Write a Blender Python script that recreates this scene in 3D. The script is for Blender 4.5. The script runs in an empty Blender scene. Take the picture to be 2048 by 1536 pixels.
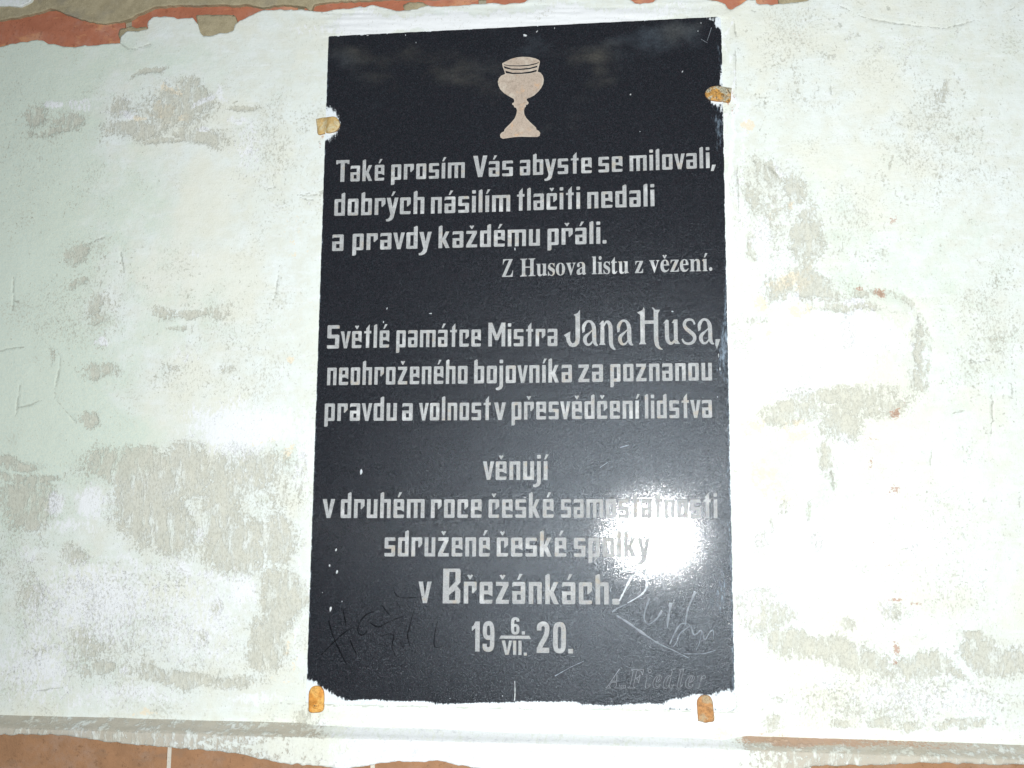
import bpy, math, random
import numpy as np
from mathutils import Matrix, Vector
from mathutils.geometry import delaunay_2d_cdt

# ------------------------------------------------------------------ camera, world, flash, exposure
SC = bpy.context.scene
COL = SC.collection
ZC = 1.80                                    # height of the plaque's centre above ground
F_PX, CX, CY = 2250.0, 1024.0, 768.0         # of the 2048 x 1536 photograph
CAM = np.array([0.19215, -1.65557, -0.29788 + ZC])
RCW = np.array([[0.9927794922277959, 0.11976974832980937, 0.00663981904365275],
                [-0.011132510973208165, 0.1471096990681642, -0.9890575330280355],
                [-0.11943595359584873, 0.9818421175652859, 0.1473808303802159]])   # rows: right, down, forward
cd = bpy.data.cameras.new("camera"); cam = bpy.data.objects.new("camera", cd); COL.objects.link(cam)
_m = Matrix.Identity(4)
for _i in range(3):
    _m[_i][0] = RCW[0][_i]; _m[_i][1] = -RCW[1][_i]; _m[_i][2] = -RCW[2][_i]; _m[_i][3] = CAM[_i]
cam.matrix_world = _m
cd.sensor_width = 36.0; cd.lens = 36.0 * F_PX / 2048.0; cd.clip_start = 0.05; cd.clip_end = 100
SC.camera = cam

w = bpy.data.worlds.new("World"); SC.world = w; w.use_nodes = True
bg = w.node_tree.nodes["Background"]
bg.inputs[0].default_value = (0.75, 0.86, 1.0, 1); bg.inputs[1].default_value = 0.14

FLASH_POWER = 147.0
ld = bpy.data.lights.new("camera_flash", 'SPOT'); ld.spot_size = math.radians(140); ld.spot_blend = 1.0; ld.energy = FLASH_POWER; ld.color = (0.985, 0.99, 0.985); ld.shadow_soft_size = 0.016
fl = bpy.data.objects.new("camera_flash", ld); COL.objects.link(fl)
fl.location = (CAM[0] + 0.012, CAM[1] + 0.02, CAM[2] + 0.045)
fl.rotation_euler = Vector((0.02 - fl.location.x + 0.20, -fl.location.y, 1.66 - fl.location.z)).to_track_quat('-Z', 'Y').to_euler()

SC.view_settings.view_transform = 'Standard'
SC.view_settings.look = 'None'
SC.view_settings.exposure = 0.0
SC.view_settings.gamma = 1.0

# ------------------------------------------------------------------ geometry helpers
def P(u, v, y=0.0):
    """photo point -> place on the plane y = const (world)"""
    d = RCW[0] * ((u - CX) / F_PX) + RCW[1] * ((v - CY) / F_PX) + RCW[2]
    t = (y - CAM[1]) / d[1]
    return CAM + d * t

def proj(X, Y, Z):
    dx, dy, dz = X - CAM[0], Y - CAM[1], Z - CAM[2]
    a = RCW[0][0]*dx + RCW[0][1]*dy + RCW[0][2]*dz
    b = RCW[1][0]*dx + RCW[1][1]*dy + RCW[1][2]*dz
    c = RCW[2][0]*dx + RCW[2][1]*dy + RCW[2][2]*dz
    return F_PX*a/c + CX, F_PX*b/c + CY

def _hash(ix, iy, seed):
    n = (ix.astype(np.int64)*374761393 + iy.astype(np.int64)*668265263 + seed*974634777) & 0x7fffffff
    n = (n ^ (n >> 13)) * 1274126177 & 0x7fffffff
    n = n ^ (n >> 16)
    return (n & 0xffff) / 65535.0

def vnoise(x, y, seed=0):
    ix = np.floor(x); iy = np.floor(y); fx = x-ix; fy = y-iy
    fx = fx*fx*(3-2*fx); fy = fy*fy*(3-2*fy)
    a = _hash(ix, iy, seed); b = _hash(ix+1, iy, seed); c = _hash(ix, iy+1, seed); d = _hash(ix+1, iy+1, seed)
    return (a*(1-fx)+b*fx)*(1-fy) + (c*(1-fx)+d*fx)*fy

def fbm(x, y, octv=4, seed=0, gain=0.5):
    s = 0; amp = 1; tot = 0
    for i in range(octv):
        s = s + amp*vnoise(x*2**i + 17.3*i, y*2**i - 9.1*i, seed+i*31); tot += amp; amp *= gain
    return s/tot*2-1          # about -1..1

def sstep(a, b, x):
    t = np.clip((x-a)/(b-a), 0, 1); return t*t*(3-2*t)

def frac(poly, amp, step, seed=0, closed=True):
    """break a traced outline into small uneven steps"""
    rnd = random.Random(seed); out = []; n = len(poly)
    for i in range(n if closed else n-1):
        a = poly[i]; b = poly[(i+1) % n]; L = math.hypot(b[0]-a[0], b[1]-a[1]); k = max(1, int(L/step))
        nx, ny = -(b[1]-a[1])/(L+1e-9), (b[0]-a[0])/(L+1e-9)
        for j in range(k):
            t = j/k; o = 0 if j == 0 else rnd.uniform(-amp, amp)
            out.append((a[0]+(b[0]-a[0])*t + nx*o, a[1]+(b[1]-a[1])*t + ny*o))
    if not closed: out.append(poly[-1])
    return out

def sdf_poly(U, V, poly):
    """signed distance in photo pixels, positive inside"""
    sh = U.shape; U = U.ravel(); V = V.ravel()
    d = np.full(U.shape, 1e18); inside = np.zeros(U.shape, bool)
    n = len(poly)
    for i in range(n):
        ax, ay = poly[i]; bx, by = poly[(i+1) % n]
        ex, ey = bx-ax, by-ay; L = ex*ex+ey*ey+1e-12
        t = np.clip(((U-ax)*ex+(V-ay)*ey)/L, 0, 1)
        dd = (U-ax-t*ex)**2+(V-ay-t*ey)**2; np.minimum(d, dd, out=d)
        if ay != by:
            c = ((ay > V) != (by > V)) & (U < (bx-ax)*(V-ay)/(by-ay)+ax); inside ^= c
    d = np.sqrt(d); return np.where(inside, d, -d).reshape(sh)

def link(name, me, mat, parent=None):
    o = bpy.data.objects.new(name, me); COL.objects.link(o)
    if mat is not None: me.materials.append(mat)
    if parent is not None: o.parent = parent
    return o

def mesh_np(name, co, faces_quads, tris=None, smooth=True):
    me = bpy.data.meshes.new(name)
    nq = len(faces_quads); nt = 0 if tris is None else len(tris)
    me.vertices.add(len(co)); me.vertices.foreach_set("co", np.asarray(co, np.float32).ravel())
    li = np.concatenate([np.asarray(faces_quads, np.int32).ravel()] + ([np.asarray(tris, np.int32).ravel()] if nt else []))
    me.loops.add(len(li)); me.loops.foreach_set("vertex_index", li)
    me.polygons.add(nq+nt)
    st = np.concatenate([np.arange(nq)*4, nq*4+np.arange(nt)*3]).astype(np.int32)
    me.polygons.foreach_set("loop_start", st)
    me.update(calc_edges=True); me.validate()
    me.polygons.foreach_set("use_smooth", np.full(len(me.polygons), smooth))
    return me

def add_attr(me, name, arr):
    a = me.attributes.new(name, 'FLOAT_COLOR', 'POINT')
    full = np.zeros((len(me.vertices), 4), np.float32); full[:, 3] = 1
    full[:len(arr), :arr.shape[1]] = arr; a.data.foreach_set("color", full.ravel())

def sheet(name, A, B, posfn, sdffn, thick, mat, parent=None, attrs=None, smooth=True, snap=0.7):
    """a skin with real edges: grid over (A,B), kept where sdf > 0, its rim pulled onto the outline and turned back by `thick` along +y"""
    X, Y, Z = posfn(A, B)
    U, V = proj(X, Y, Z)
    D = sdffn(U, V)
    nr, nc = D.shape
    Dc = (D[:-1, :-1]+D[1:, :-1]+D[:-1, 1:]+D[1:, 1:])/4
    keep = Dc > 0
    # verts that border both kept and dropped faces
    cnt = np.zeros((nr, nc), int); tot = np.zeros((nr, nc), int)
    for dy in (0, 1):
        for dx in (0, 1):
            cnt[dy:nr-1+dy, dx:nc-1+dx] += keep; tot[dy:nr-1+dy, dx:nc-1+dx] += 1
    rim = (cnt > 0) & (cnt < tot)
    gi, gj = np.gradient(D)
    g2 = gi*gi+gj*gj+1e-9
    si = np.clip(-D*gi/g2, -snap, snap)*rim; sj = np.clip(-D*gj/g2, -snap, snap)*rim
    I, J = np.meshgrid(np.arange(nr), np.arange(nc), indexing='ij')
    def samp(F):
        ii = np.clip(I+si, 0, nr-1); jj = np.clip(J+sj, 0, nc-1)
        i0 = np.minimum(ii.astype(int), nr-2); j0 = np.minimum(jj.astype(int), nc-2); fi = ii-i0; fj = jj-j0
        return (F[i0, j0]*(1-fj)+F[i0, j0+1]*fj)*(1-fi)+(F[i0+1, j0]*(1-fj)+F[i0+1, j0+1]*fj)*fi
    X, Y, Z = samp(X), samp(Y), samp(Z)
    idx = np.full((nr, nc), -1); used = cnt > 0; idx[used] = np.arange(used.sum())
    co = np.stack([X[used], Y[used], Z[used]], 1)
    ki, kj = np.nonzero(keep)
    q = np.stack([idx[ki, kj], idx[ki, kj+1], idx[ki+1, kj+1], idx[ki+1, kj]], 1)
    # orient toward -y
    a, b, c = co[q[0, 0]], co[q[0, 1]], co[q[0, 2]]
    flip = np.cross(b-a, c-a)[1] > 0
    if flip: q = q[:, ::-1]
    # rim edges
    e = np.concatenate([q[:, [0, 1]], q[:, [1, 2]], q[:, [2, 3]], q[:, [3, 0]]])
    key = np.sort(e, 1); k = key[:, 0].astype(np.int64)*len(co)+key[:, 1]
    _, inv, ct = np.unique(k, return_inverse=True, return_counts=True)
    be = e[ct[inv.ravel()] == 1]
    bv = np.unique(be); mp = np.full(len(co), -1); mp[bv] = len(co)+np.arange(len(bv))
    back = co[bv].copy(); back[:, 1] += thick
    skirt = np.stack([be[:, 1], be[:, 0], mp[be[:, 0]], mp[be[:, 1]]], 1)
    me = mesh_np(name, np.concatenate([co, back]), np.concatenate([q, skirt]), smooth=smooth)
    fl_ = np.zeros(len(me.polygons), bool); fl_[:len(q)] = smooth
    me.polygons.foreach_set("use_smooth", fl_)
    if attrs:
        for nm, fn in attrs.items():
            cc = np.concatenate([co, back]); uu, vv = proj(cc[:, 0], cc[:, 1]*0 + np.concatenate([co[:, 1], co[bv, 1]]), cc[:, 2])
            add_attr(me, nm, fn(uu, vv, cc))
    return link(name, me, mat, parent)

def thing(name, loc, label, cat, group=None):
    o = bpy.data.objects.new(name, None); COL.objects.link(o); o.location = loc; o.empty_display_size = 0.05
    o["label"] = label; o["category"] = cat
    if group: o["group"] = group
    bpy.context.view_layer.update()
    return o

def under(o, root):
    o.parent = root; o.matrix_parent_inverse = root.matrix_world.inverted() if root.parent is None else root.matrix_world.inverted()
    return o

# ------------------------------------------------------------------ materials
class N:
    """tiny node-graph builder"""
    def __init__(s, name):
        s.m = bpy.data.materials.new(name); s.m.use_nodes = True; s.t = s.m.node_tree
        s.b = s.t.nodes["Principled BSDF"]; s.tc = s.t.nodes.new("ShaderNodeTexCoord")
    def set(s, inp, v):
        if hasattr(v, 'is_linked') or isinstance(v, bpy.types.NodeSocket): s.t.links.new(v, inp)
        else: inp.default_value = v
    def mp(s, scale=(1, 1, 1), rot=(0, 0, 0)):
        n = s.t.nodes.new("ShaderNodeMapping"); s.t.links.new(s.tc.outputs["Object"], n.inputs[0])
        n.inputs["Scale"].default_value = scale; n.inputs["Rotation"].default_value = rot; return n.outputs[0]
    def noise(s, scale, detail=4, rough=0.55, dist=0.0, vec=None, out=0):
        n = s.t.nodes.new("ShaderNodeTexNoise"); s.set(n.inputs["Vector"], vec if vec is not None else s.tc.outputs["Object"])
        n.inputs["Scale"].default_value = scale; n.inputs["Detail"].default_value = detail
        n.inputs["Roughness"].default_value = rough; n.inputs["Distortion"].default_value = dist; return n.outputs[out]
    def vor(s, scale, vec=None, feat='F1', out="Distance"):
        n = s.t.nodes.new("ShaderNodeTexVoronoi"); n.feature = feat; s.set(n.inputs["Vector"], vec if vec is not None else s.tc.outputs["Object"])
        n.inputs["Scale"].default_value = scale; return n.outputs[out]
    def math(s, op, a, b=0.0, c=None, clamp=False):
        n = s.t.nodes.new("ShaderNodeMath"); n.operation = op; n.use_clamp = clamp
        s.set(n.inputs[0], a); s.set(n.inputs[1], b)
        if c is not None: s.set(n.inputs[2], c)
        return n.outputs[0]
    def ramp(s, x, a, b, lo=0.0, hi=1.0):
        n = s.t.nodes.new("ShaderNodeMapRange"); n.interpolation_type = 'SMOOTHSTEP'
        s.set(n.inputs[0], x); n.inputs[1].default_value = a; n.inputs[2].default_value = b
        n.inputs[3].default_value = lo; n.inputs[4].default_value = hi; return n.outputs[0]
    def mix(s, f, a, b, mode='MIX'):
        n = s.t.nodes.new("ShaderNodeMix"); n.data_type = 'RGBA'; n.blend_type = mode
        s.set(n.inputs[0], f); s.set(n.inputs[6], a if not isinstance(a, tuple) else (*a[:3], 1)); s.set(n.inputs[7], b if not isinstance(b, tuple) else (*b[:3], 1))
        return n.outputs[2]
    def attr(s, name):
        n = s.t.nodes.new("ShaderNodeAttribute"); n.attribute_name = name
        q = s.t.nodes.new("ShaderNodeSeparateColor"); s.t.links.new(n.outputs["Color"], q.inputs[0]); return q.outputs
    def bump(s, h, strength, dist, prev=None):
        n = s.t.nodes.new("ShaderNodeBump"); n.inputs["Strength"].default_value = strength; n.inputs["Distance"].default_value = dist
        s.set(n.inputs["Height"], h)
        if prev is not None: s.t.links.new(prev, n.inputs["Normal"])
        return n.outputs[0]
    def fin(s, col=None, rough=None, spec=None, nrm=None, metal=None):
        if col is not None: s.set(s.b.inputs["Base Color"], col if not isinstance(col, tuple) else (*col[:3], 1))
        if rough is not None: s.set(s.b.inputs["Roughness"], rough)
        if spec is not None: s.set(s.b.inputs["Specular IOR Level"], spec)
        if nrm is not None: s.t.links.new(nrm, s.b.inputs["Normal"])
        if metal is not None: s.set(s.b.inputs["Metallic"], metal)
        return s.m

def mat_plaster(name="limewashed_plaster", pits=1.0, e1=(0.545, 0.55, 0.465), e2=(0.655, 0.65, 0.545), rust=(0.42, 0.17, 0.08)):
    n = N(name)
    a = n.attr("wear_a"); b = n.attr("wear_b")          # a: exposed and fillet shade, green and flash falloff, peach   b: thick white and flash glare, dark, rust
    fine = n.noise(900, 3, 0.6); mid = n.noise(240, 5, 0.65); big = n.noise(9, 5, 0.6); stre = n.noise(1, 6, 0.7, vec=n.mp((170, 60, 85), (0, 0.35, 0)))
    # coats of paint seen one through another; green also mimics flash falloff
    white = n.mix(n.ramp(big, 0.35, 0.65), (0.765, 0.815, 0.755), (0.795, 0.855, 0.825))
    white = n.mix(n.ramp(n.noise(33, 6, 0.7), 0.42, 0.62, 0, 0.55), white, (0.72, 0.735, 0.64))
    white = n.mix(n.ramp(n.noise(1, 5, 0.65, vec=n.mp((22, 20, 95), (0, -0.12, 0))), 0.5, 0.66, 0, 0.5), white, (0.84, 0.885, 0.88))
    white = n.mix(n.ramp(n.noise(5, 4, 0.6), 0.5, 0.62, 0, 0.6), white, (0.79, 0.80, 0.69))
    green = n.mix(n.ramp(mid, 0.3, 0.7), (0.635, 0.74, 0.655), (0.72, 0.79, 0.67))
    gf = n.ramp(n.math('ADD', a[1], n.math('MULTIPLY', n.math('SUBTRACT', n.noise(22, 7, 0.7), 0.5), 1.5)), 0.25, 0.85, 0, 0.9)
    col = n.mix(gf, white, green)
    peach = n.mix(n.ramp(mid, 0.35, 0.65), (0.84, 0.74, 0.56), (0.86, 0.80, 0.64))
    pf = n.ramp(n.math('ADD', a[2], n.math('MULTIPLY', n.math('SUBTRACT', n.noise(80, 6, 0.7), 0.5), 2.0)), 0.44, 0.60, 0, 0.85)
    col = n.mix(pf, col, peach)
    expo = n.mix(n.ramp(n.noise(45, 6, 0.7), 0.3, 0.7), e1, e2)
    expo = n.mix(n.ramp(n.noise(500, 3, 0.6), 0.62, 0.74, 0, 0.6), expo, (0.76, 0.77, 0.72))
    en = n.math('ADD', n.math('MULTIPLY', n.math('SUBTRACT', stre, 0.5), 1.25), n.math('MULTIPLY', n.math('SUBTRACT', mid, 0.5), 0.95))
    en = n.math('ADD', en, n.math('MULTIPLY', n.math('SUBTRACT', n.noise(30, 6, 0.7), 0.5), 0.9))
    ef = n.ramp(n.math('ADD', a[0], en), 0.40, 0.62)
    en2 = n.noise(1, 6, 0.7, vec=n.mp((75, 60, 22), (0, 0.2, 0)))
    ef = n.math('MULTIPLY', ef, n.ramp(en2, 0.38, 0.52, 0.12, 1.0))
    col = n.mix(n.math('MULTIPLY', ef, 0.76), col, expo)
    # fresh lime dabbed over, with the flash's blown-out pools painted in
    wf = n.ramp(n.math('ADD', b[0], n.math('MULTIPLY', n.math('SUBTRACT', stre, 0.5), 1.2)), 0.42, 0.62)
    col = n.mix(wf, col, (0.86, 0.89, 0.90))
    # small pits, rubbed specks
    pm = n.noise(14, 3, 0.5)
    pit = n.ramp(n.math('ADD', mid, n.math('MULTIPLY', n.math('SUBTRACT', pm, 0.5), 0.75)), 0.64, 0.72)
    col = n.mix(n.math('MULTIPLY', pit, 0.42*pits), col, (0.45, 0.46, 0.39))
    pz = n.noise(1, 5, 0.75, vec=n.mp((300, 200, 190), (0, 0.5, 0)))
    pm2 = n.ramp(n.math('ADD', a[0], n.math('MULTIPLY', n.math('SUBTRACT', n.noise(11, 3, 0.5), 0.5), 1.0)), 0.12, 0.5)
    p2 = n.ramp(n.math('ADD', pz, n.math('MULTIPLY', pm2, 0.10)), 0.60, 0.66)
    col = n.mix(n.math('MULTIPLY', p2, 0.5*pits), col, (0.47, 0.47, 0.40))
    spk = n.ramp(n.noise(420, 2, 0.5), 0.70, 0.76)
    col = n.mix(n.math('MULTIPLY', spk, 0.35), col, (0.38, 0.34, 0.29))
    df = n.ramp(n.math('ADD', b[1], n.math('MULTIPLY', n.math('SUBTRACT', mid, 0.5), 1.3)), 0.45, 0.62)
    col = n.mix(n.math('MULTIPLY', df, 0.45), col, (0.28, 0.29, 0.25))
    rf = n.ramp(n.math('ADD', b[2], n.math('MULTIPLY', n.math('SUBTRACT', n.noise(300, 4, 0.7), 0.5), 1.6)), 0.45, 0.62)
    col = n.mix(n.math('MULTIPLY', rf, 0.6), col, rust)
    nr = n.bump(n.math('SUBTRACT', n.math('MULTIPLY', fine, 0.5), ef), 0.7, 0.0011)
    nr = n.bump(n.noise(1, 5, 0.7, vec=n.mp((60, 60, 260), (0, -0.15, 0))), 0.35, 0.0012, nr)
    nr = n.bump(mid, 0.35, 0.0016, nr)
    return n.fin(col, 0.78, 0.25, nr)

def mat_mortar(name, c1, c2, c3, sc=1.0):
    n = N(name)
    x = n.noise(60*sc, 6, 0.7); y = n.noise(600, 3, 0.7); z = n.noise(18, 4, 0.6)
    col = n.mix(n.ramp(x, 0.35, 0.65), c1, c2); col = n.mix(n.ramp(z, 0.5, 0.7, 0, 0.75), col, c3)
    col = n.mix(n.ramp(y, 0.58, 0.72, 0, 0.6), col, (0.16, 0.13, 0.09)); col = n.mix(n.ramp(y, 0.42, 0.30, 0, 0.5), col, (0.75, 0.66, 0.46))
    nr = n.bump(y, 0.6, 0.0012); nr = n.bump(x, 0.5, 0.003, nr)
    return n.fin(col, 0.9, 0.15, nr)

def mat_brick(name, c1, c2, c3):
    n = N(name)
    x = n.noise(40, 6, 0.65); y = n.noise(700, 3, 0.6); z = n.noise(1, 4, 0.6, vec=n.mp((14, 20, 30)))
    col = n.mix(n.ramp(x, 0.35, 0.65), c1, c2); col = n.mix(n.ramp(z, 0.55, 0.66), col, c3)
    col = n.mix(n.ramp(n.noise(13, 7, 0.75), 0.47, 0.66, 0, 0.5), col, tuple(min(1, c*0.7+0.14) for c in c2))
    col = n.mix(n.ramp(n.noise(150, 5, 0.75), 0.56, 0.66, 0, 0.55), col, tuple(c*0.55 for c in c1))
    col = n.mix(n.ramp(y, 0.62, 0.75, 0, 0.55), col, (0.14, 0.07, 0.04))
    nr = n.bump(y, 0.6, 0.0012); nr = n.bump(x, 0.4, 0.003, nr)
    return n.fin(col, 0.85, 0.2, nr)

def mat_slab():
    n = N("polished_black_stone")
    a = n.attr("wear_a")                                 # whitewash, dust, blue smear
    g = n.noise(1100, 2, 0.6); g2 = n.noise(330, 5, 0.75); smear = n.noise(1, 6, 0.7, vec=n.mp((9, 9, 16), (0, 0.5, 0)))
    col = n.mix(n.ramp(g, 0.38, 0.68), (0.0045, 0.0060, 0.0082), (0.021, 0.025, 0.030))
    col = n.mix(n.ramp(n.noise(520, 2, 0.7), 0.52, 0.70, 0, 0.7), col, (0.034, 0.042, 0.051))
    col = n.mix(n.ramp(n.noise(480, 2, 0.7, out=1), 0.52, 0.64, 0, 0.35), col, (0.036, 0.028, 0.040))
    col = n.mix(n.ramp(n.noise(620, 2, 0.5, out=1), 0.5, 0.62, 0, 0.28), col, (0.055, 0.032, 0.040))
    col = n.mix(n.ramp(g2, 0.66, 0.76, 0, 0.5), col, (0.10, 0.115, 0.125))
    df = n.ramp(n.math('ADD', a[1], n.math('MULTIPLY', n.math('SUBTRACT', smear, 0.5), 1.2)), 0.35, 1.0, 0, 0.75)
    dc = n.mix(n.ramp(n.noise(5, 2), 0.4, 0.6), (0.09, 0.115, 0.14), (0.12, 0.115, 0.095))
    col = n.mix(n.math('MULTIPLY', df, n.ramp(g2, 0.25, 0.65, 0.35, 1)), col, dc)
    v1 = n.noise(1, 5, 0.75, vec=n.mp((330, 60, 90)))
    wf = n.ramp(n.math('ADD', a[0], n.math('ADD', n.math('MULTIPLY', n.math('SUBTRACT', v1, 0.5), 0.9), n.math('MULTIPLY', n.math('SUBTRACT', g2, 0.5), 0.5))), 0.45, 0.60)
    bf = n.ramp(n.math('ADD', a[2], n.math('MULTIPLY', n.math('SUBTRACT', v1, 0.5), 1.6)), 0.40, 0.9, 0, 0.75)
    col = n.mix(bf, col, (0.26, 0.34, 0.42))
    col = n.mix(wf, col, n.mix(n.ramp(g2, 0.56, 0.72), (0.78, 0.84, 0.87), (0.40, 0.47, 0.52)))
    rough = n.mix(wf, n.mix(n.ramp(g2, 0.35, 0.75), (0.160,)*3, (0.205,)*3), (0.8,)*3)
    nr = n.bump(n.noise(520, 2, 0.8), 0.60, 0.0008); nr = n.bump(g2, 0.30, 0.0006, nr)
    m = n.fin(col, rough, 0.27, nr); n.b.inputs['Specular Tint'].default_value = (0.78, 0.9, 1.0, 1)
    n.set(n.b.inputs["Coat Weight"], n.math('MULTIPLY', n.math('SUBTRACT', 1.0, wf), 0.50)); n.b.inputs["Coat Roughness"].default_value = 0.074
    nc = n.bump(n.noise(460, 3, 0.85), 0.10, 0.0007); nc = n.bump(n.ramp(n.noise(430, 3, 0.8), 0.54, 0.68), 0.85, 0.0011, nc); n.t.links.new(nc, n.b.inputs["Coat Normal"])
    return m

def mat_letter(name, c1, c2, warm, metal=0.0, lite=(0.66, 0.68, 0.68)):
    n = N(name)
    x = n.noise(500, 3, 0.7); z = n.noise(70, 5, 0.7)
    col = n.mix(n.ramp(x, 0.3, 0.7), c1, c2); col = n.mix(n.ramp(z, 0.55, 0.68, 0, 0.8), col, warm)
    col = n.mix(n.ramp(n.noise(650, 3, 0.7), 0.53, 0.66, 0, 0.75), col, tuple(c*0.55 for c in c1))
    col = n.mix(n.ramp(n.noise(36, 4, 0.6), 0.52, 0.72, 0, 0.7), col, lite)
    col = n.mix(n.ramp(n.noise(210, 5, 0.75), 0.50, 0.64, 0, 0.5), col, tuple(c*0.62 for c in c1))
    col = n.mix(n.math('MULTIPLY', n.attr("rim")[0], 0.5), col, lite)
    nr = n.bump(x, 0.5, 0.0006)
    return n.fin(col, n.ramp(z, 0.3, 0.7, 0.6, 0.8), 0.2, nr, metal)

def mat_rust(name, base, dark, pale, pale_amt, dark_amt):
    n = N(name)
    x = n.noise(130, 5, 0.7); y = n.noise(430, 4, 0.7); z = n.noise(60, 3, 0.6, dist=0.6)
    col = n.mix(n.ramp(x, 0.35, 0.65), base, tuple(c*0.72 for c in base))
    col = n.mix(n.ramp(z, 0.48, 0.60, 0, pale_amt), col, pale)
    col = n.mix(n.ramp(y, 0.52, 0.61, 0, dark_amt), col, dark)
    col = n.mix(n.ramp(n.math('ADD', n.attr("rim")[0], n.math('MULTIPLY', n.math('SUBTRACT', x, 0.5), 0.6)), 0.45, 0.95, 0, 0.6), col, (0.28, 0.11, 0.035))
    nr = n.bump(y, 0.7, 0.001); nr = n.bump(x, 0.6, 0.002, nr)
    return n.fin(col, 0.62, 0.4, nr, 0.15)

def mat_plain(name, c, rough=0.7, spec=0.3):
    n = N(name); x = n.noise(400, 3, 0.6)
    return n.fin(n.mix(n.ramp(x, 0.3, 0.7), c, tuple(k*0.75 for k in c)), rough, spec, n.bump(x, 0.4, 0.0006))

M_PL = mat_plaster()
M_LC = mat_plaster("dusty_ledge_mortar", 0.35, (0.42, 0.365, 0.28), (0.52, 0.465, 0.37), (0.50, 0.27, 0.155))
M_MO = mat_mortar("sandy_mortar", (0.37, 0.32, 0.205), (0.45, 0.395, 0.26), (0.31, 0.285, 0.22))
M_MG = mat_mortar("grey_mortar", (0.36, 0.35, 0.27), (0.42, 0.38, 0.28), (0.30, 0.30, 0.24))
M_B1 = mat_brick("red_brick", (0.44, 0.165, 0.095), (0.50, 0.195, 0.115), (0.62, 0.30, 0.155))
M_B2 = mat_brick("brown_brick", (0.35, 0.195, 0.105), (0.41, 0.225, 0.12), (0.33, 0.20, 0.12))
M_SL = mat_slab()
M_LE = mat_letter("silver_lettering", (0.35, 0.365, 0.37), (0.47, 0.485, 0.485), (0.46, 0.41, 0.33))
M_CH = mat_letter("bronze_grey_emblem", (0.44, 0.36, 0.29), (0.52, 0.435, 0.355), (0.60, 0.40, 0.25), 0.0, (0.62, 0.57, 0.48))
M_RY = mat_rust("orange_rust", (0.80, 0.36, 0.065), (0.34, 0.13, 0.03), (0.84, 0.50, 0.14), 0.8, 0.5)
M_RG = mat_rust("grey_and_orange_rust", (0.62, 0.33, 0.08), (0.10, 0.07, 0.04), (0.52, 0.52, 0.40), 0.9, 0.95)
M_RP = mat_rust("pale_ochre_rust", (0.72, 0.50, 0.20), (0.40, 0.20, 0.06), (0.68, 0.62, 0.40), 0.8, 0.4)
M_RB = mat_rust("brown_rust", (0.56, 0.28, 0.10), (0.20, 0.11, 0.05), (0.46, 0.42, 0.28), 0.65, 0.6)
M_DK = mat_plain("dark_iron", (0.06, 0.055, 0.045))
M_WP = mat_plain("white_paint_splash", (0.80, 0.83, 0.84), 0.6)
M_SC = mat_plain("pale_scratch", (0.28, 0.315, 0.35), 0.45)
M_SC2 = mat_plain("bright_scratch", (0.72, 0.77, 0.80), 0.5, 0.5)
M_SD = mat_plain("black_scratch", (0.006, 0.0065, 0.008), 1.0, 0.0)
M_SF = mat_plain("faint_engraving", (0.24, 0.255, 0.27), 0.5)

# ------------------------------------------------------------------ traced outlines (photograph coordinates)
# lower rim of the bare brick = upper rim of the plaster coat
TOP = [(-2400,140),(-900,70),(-500,96),(-200,88),(-60,100),(0,94),(42,84),(85,81),(97,88),(139,94),(161,92),(206,89),(240,86),(241,72),(255,61),(276,63),(295,58),
       (296,42),(306,34),(330,33),(348,35),(357,38),(385,35),(395,48),(400,62),(406,73),(432,69),(450,66),(467,61),(470,48),(478,42),(493,35),(510,27),(529,19),
       (580,19),(612,21),(624,22),(640,24),(656,23),(664,20),(673,18),(690,18),(710,15),(730,14),(745,10),(752,11),(760,14),(771,17),(781,19),(790,21),(812,21),(825,19),
       (834,18),(845,14),(856,11),(875,13),(893,12),(930,10),(966,7),(1000,8),(1039,7),(1050,4),(1062,-4),(1130,-9),(1200,-8),(1255,-6),(1262,1),(1270,7),(1290,6),
       (1306,5),(1316,-4),(1350,-9),(1400,-6),(1418,0),(1440,4),(1450,8),(1453,14),(1456,19),(1464,20),(1474,13),(1489,3),(1500,-2),(1510,0),(1514,7),(1530,9),(1562,8),
       (1590,5),(1612,3),(1622,-3),(1700,-12),(1760,-6),(1850,-30),(2000,-60),(2200,-120),(2500,-140),(2900,-150),(4000,-200)]
BOT = [(4000,1528),(2900,1512),(2400,1506),(2048,1497),(1980,1492),(1900,1489),(1800,1487),(1700,1484),(1640,1480),(1600,1478),(1560,1480),(1530,1476),(1500,1484),(1488,1486),
       (1484,1487),(1460,1493),(1400,1502),(1300,1506),(1100,1504),(900,1500),(800,1497),(740,1492),(690,1482),(650,1470),(620,1462),(590,1456),(560,1452),(520,1449),(470,1449),(440,1446),(400,1447),(350,1443),
       (300,1440),(250,1439),(228,1437),(215,1442),(190,1438),(150,1437),(90,1434),(40,1435),(0,1434),(-300,1424),(-900,1408),(-2400,1366)]
WALL_POLY = frac(TOP, 1.6, 9, 3, False) + frac(BOT, 1.0, 14, 5, False)
PLQ = [(657,74),(1442,34),(1470,1421),(613,1405)]

# ------------------------------------------------------------------ wall (plaster coat, bricks, mortar)
wall = thing("plaster_wall", (0, 0.0, 0.9), "old brick wall in patchy whitewashed plaster around the black plaque, red bricks bare along its top edge", "wall")

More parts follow.
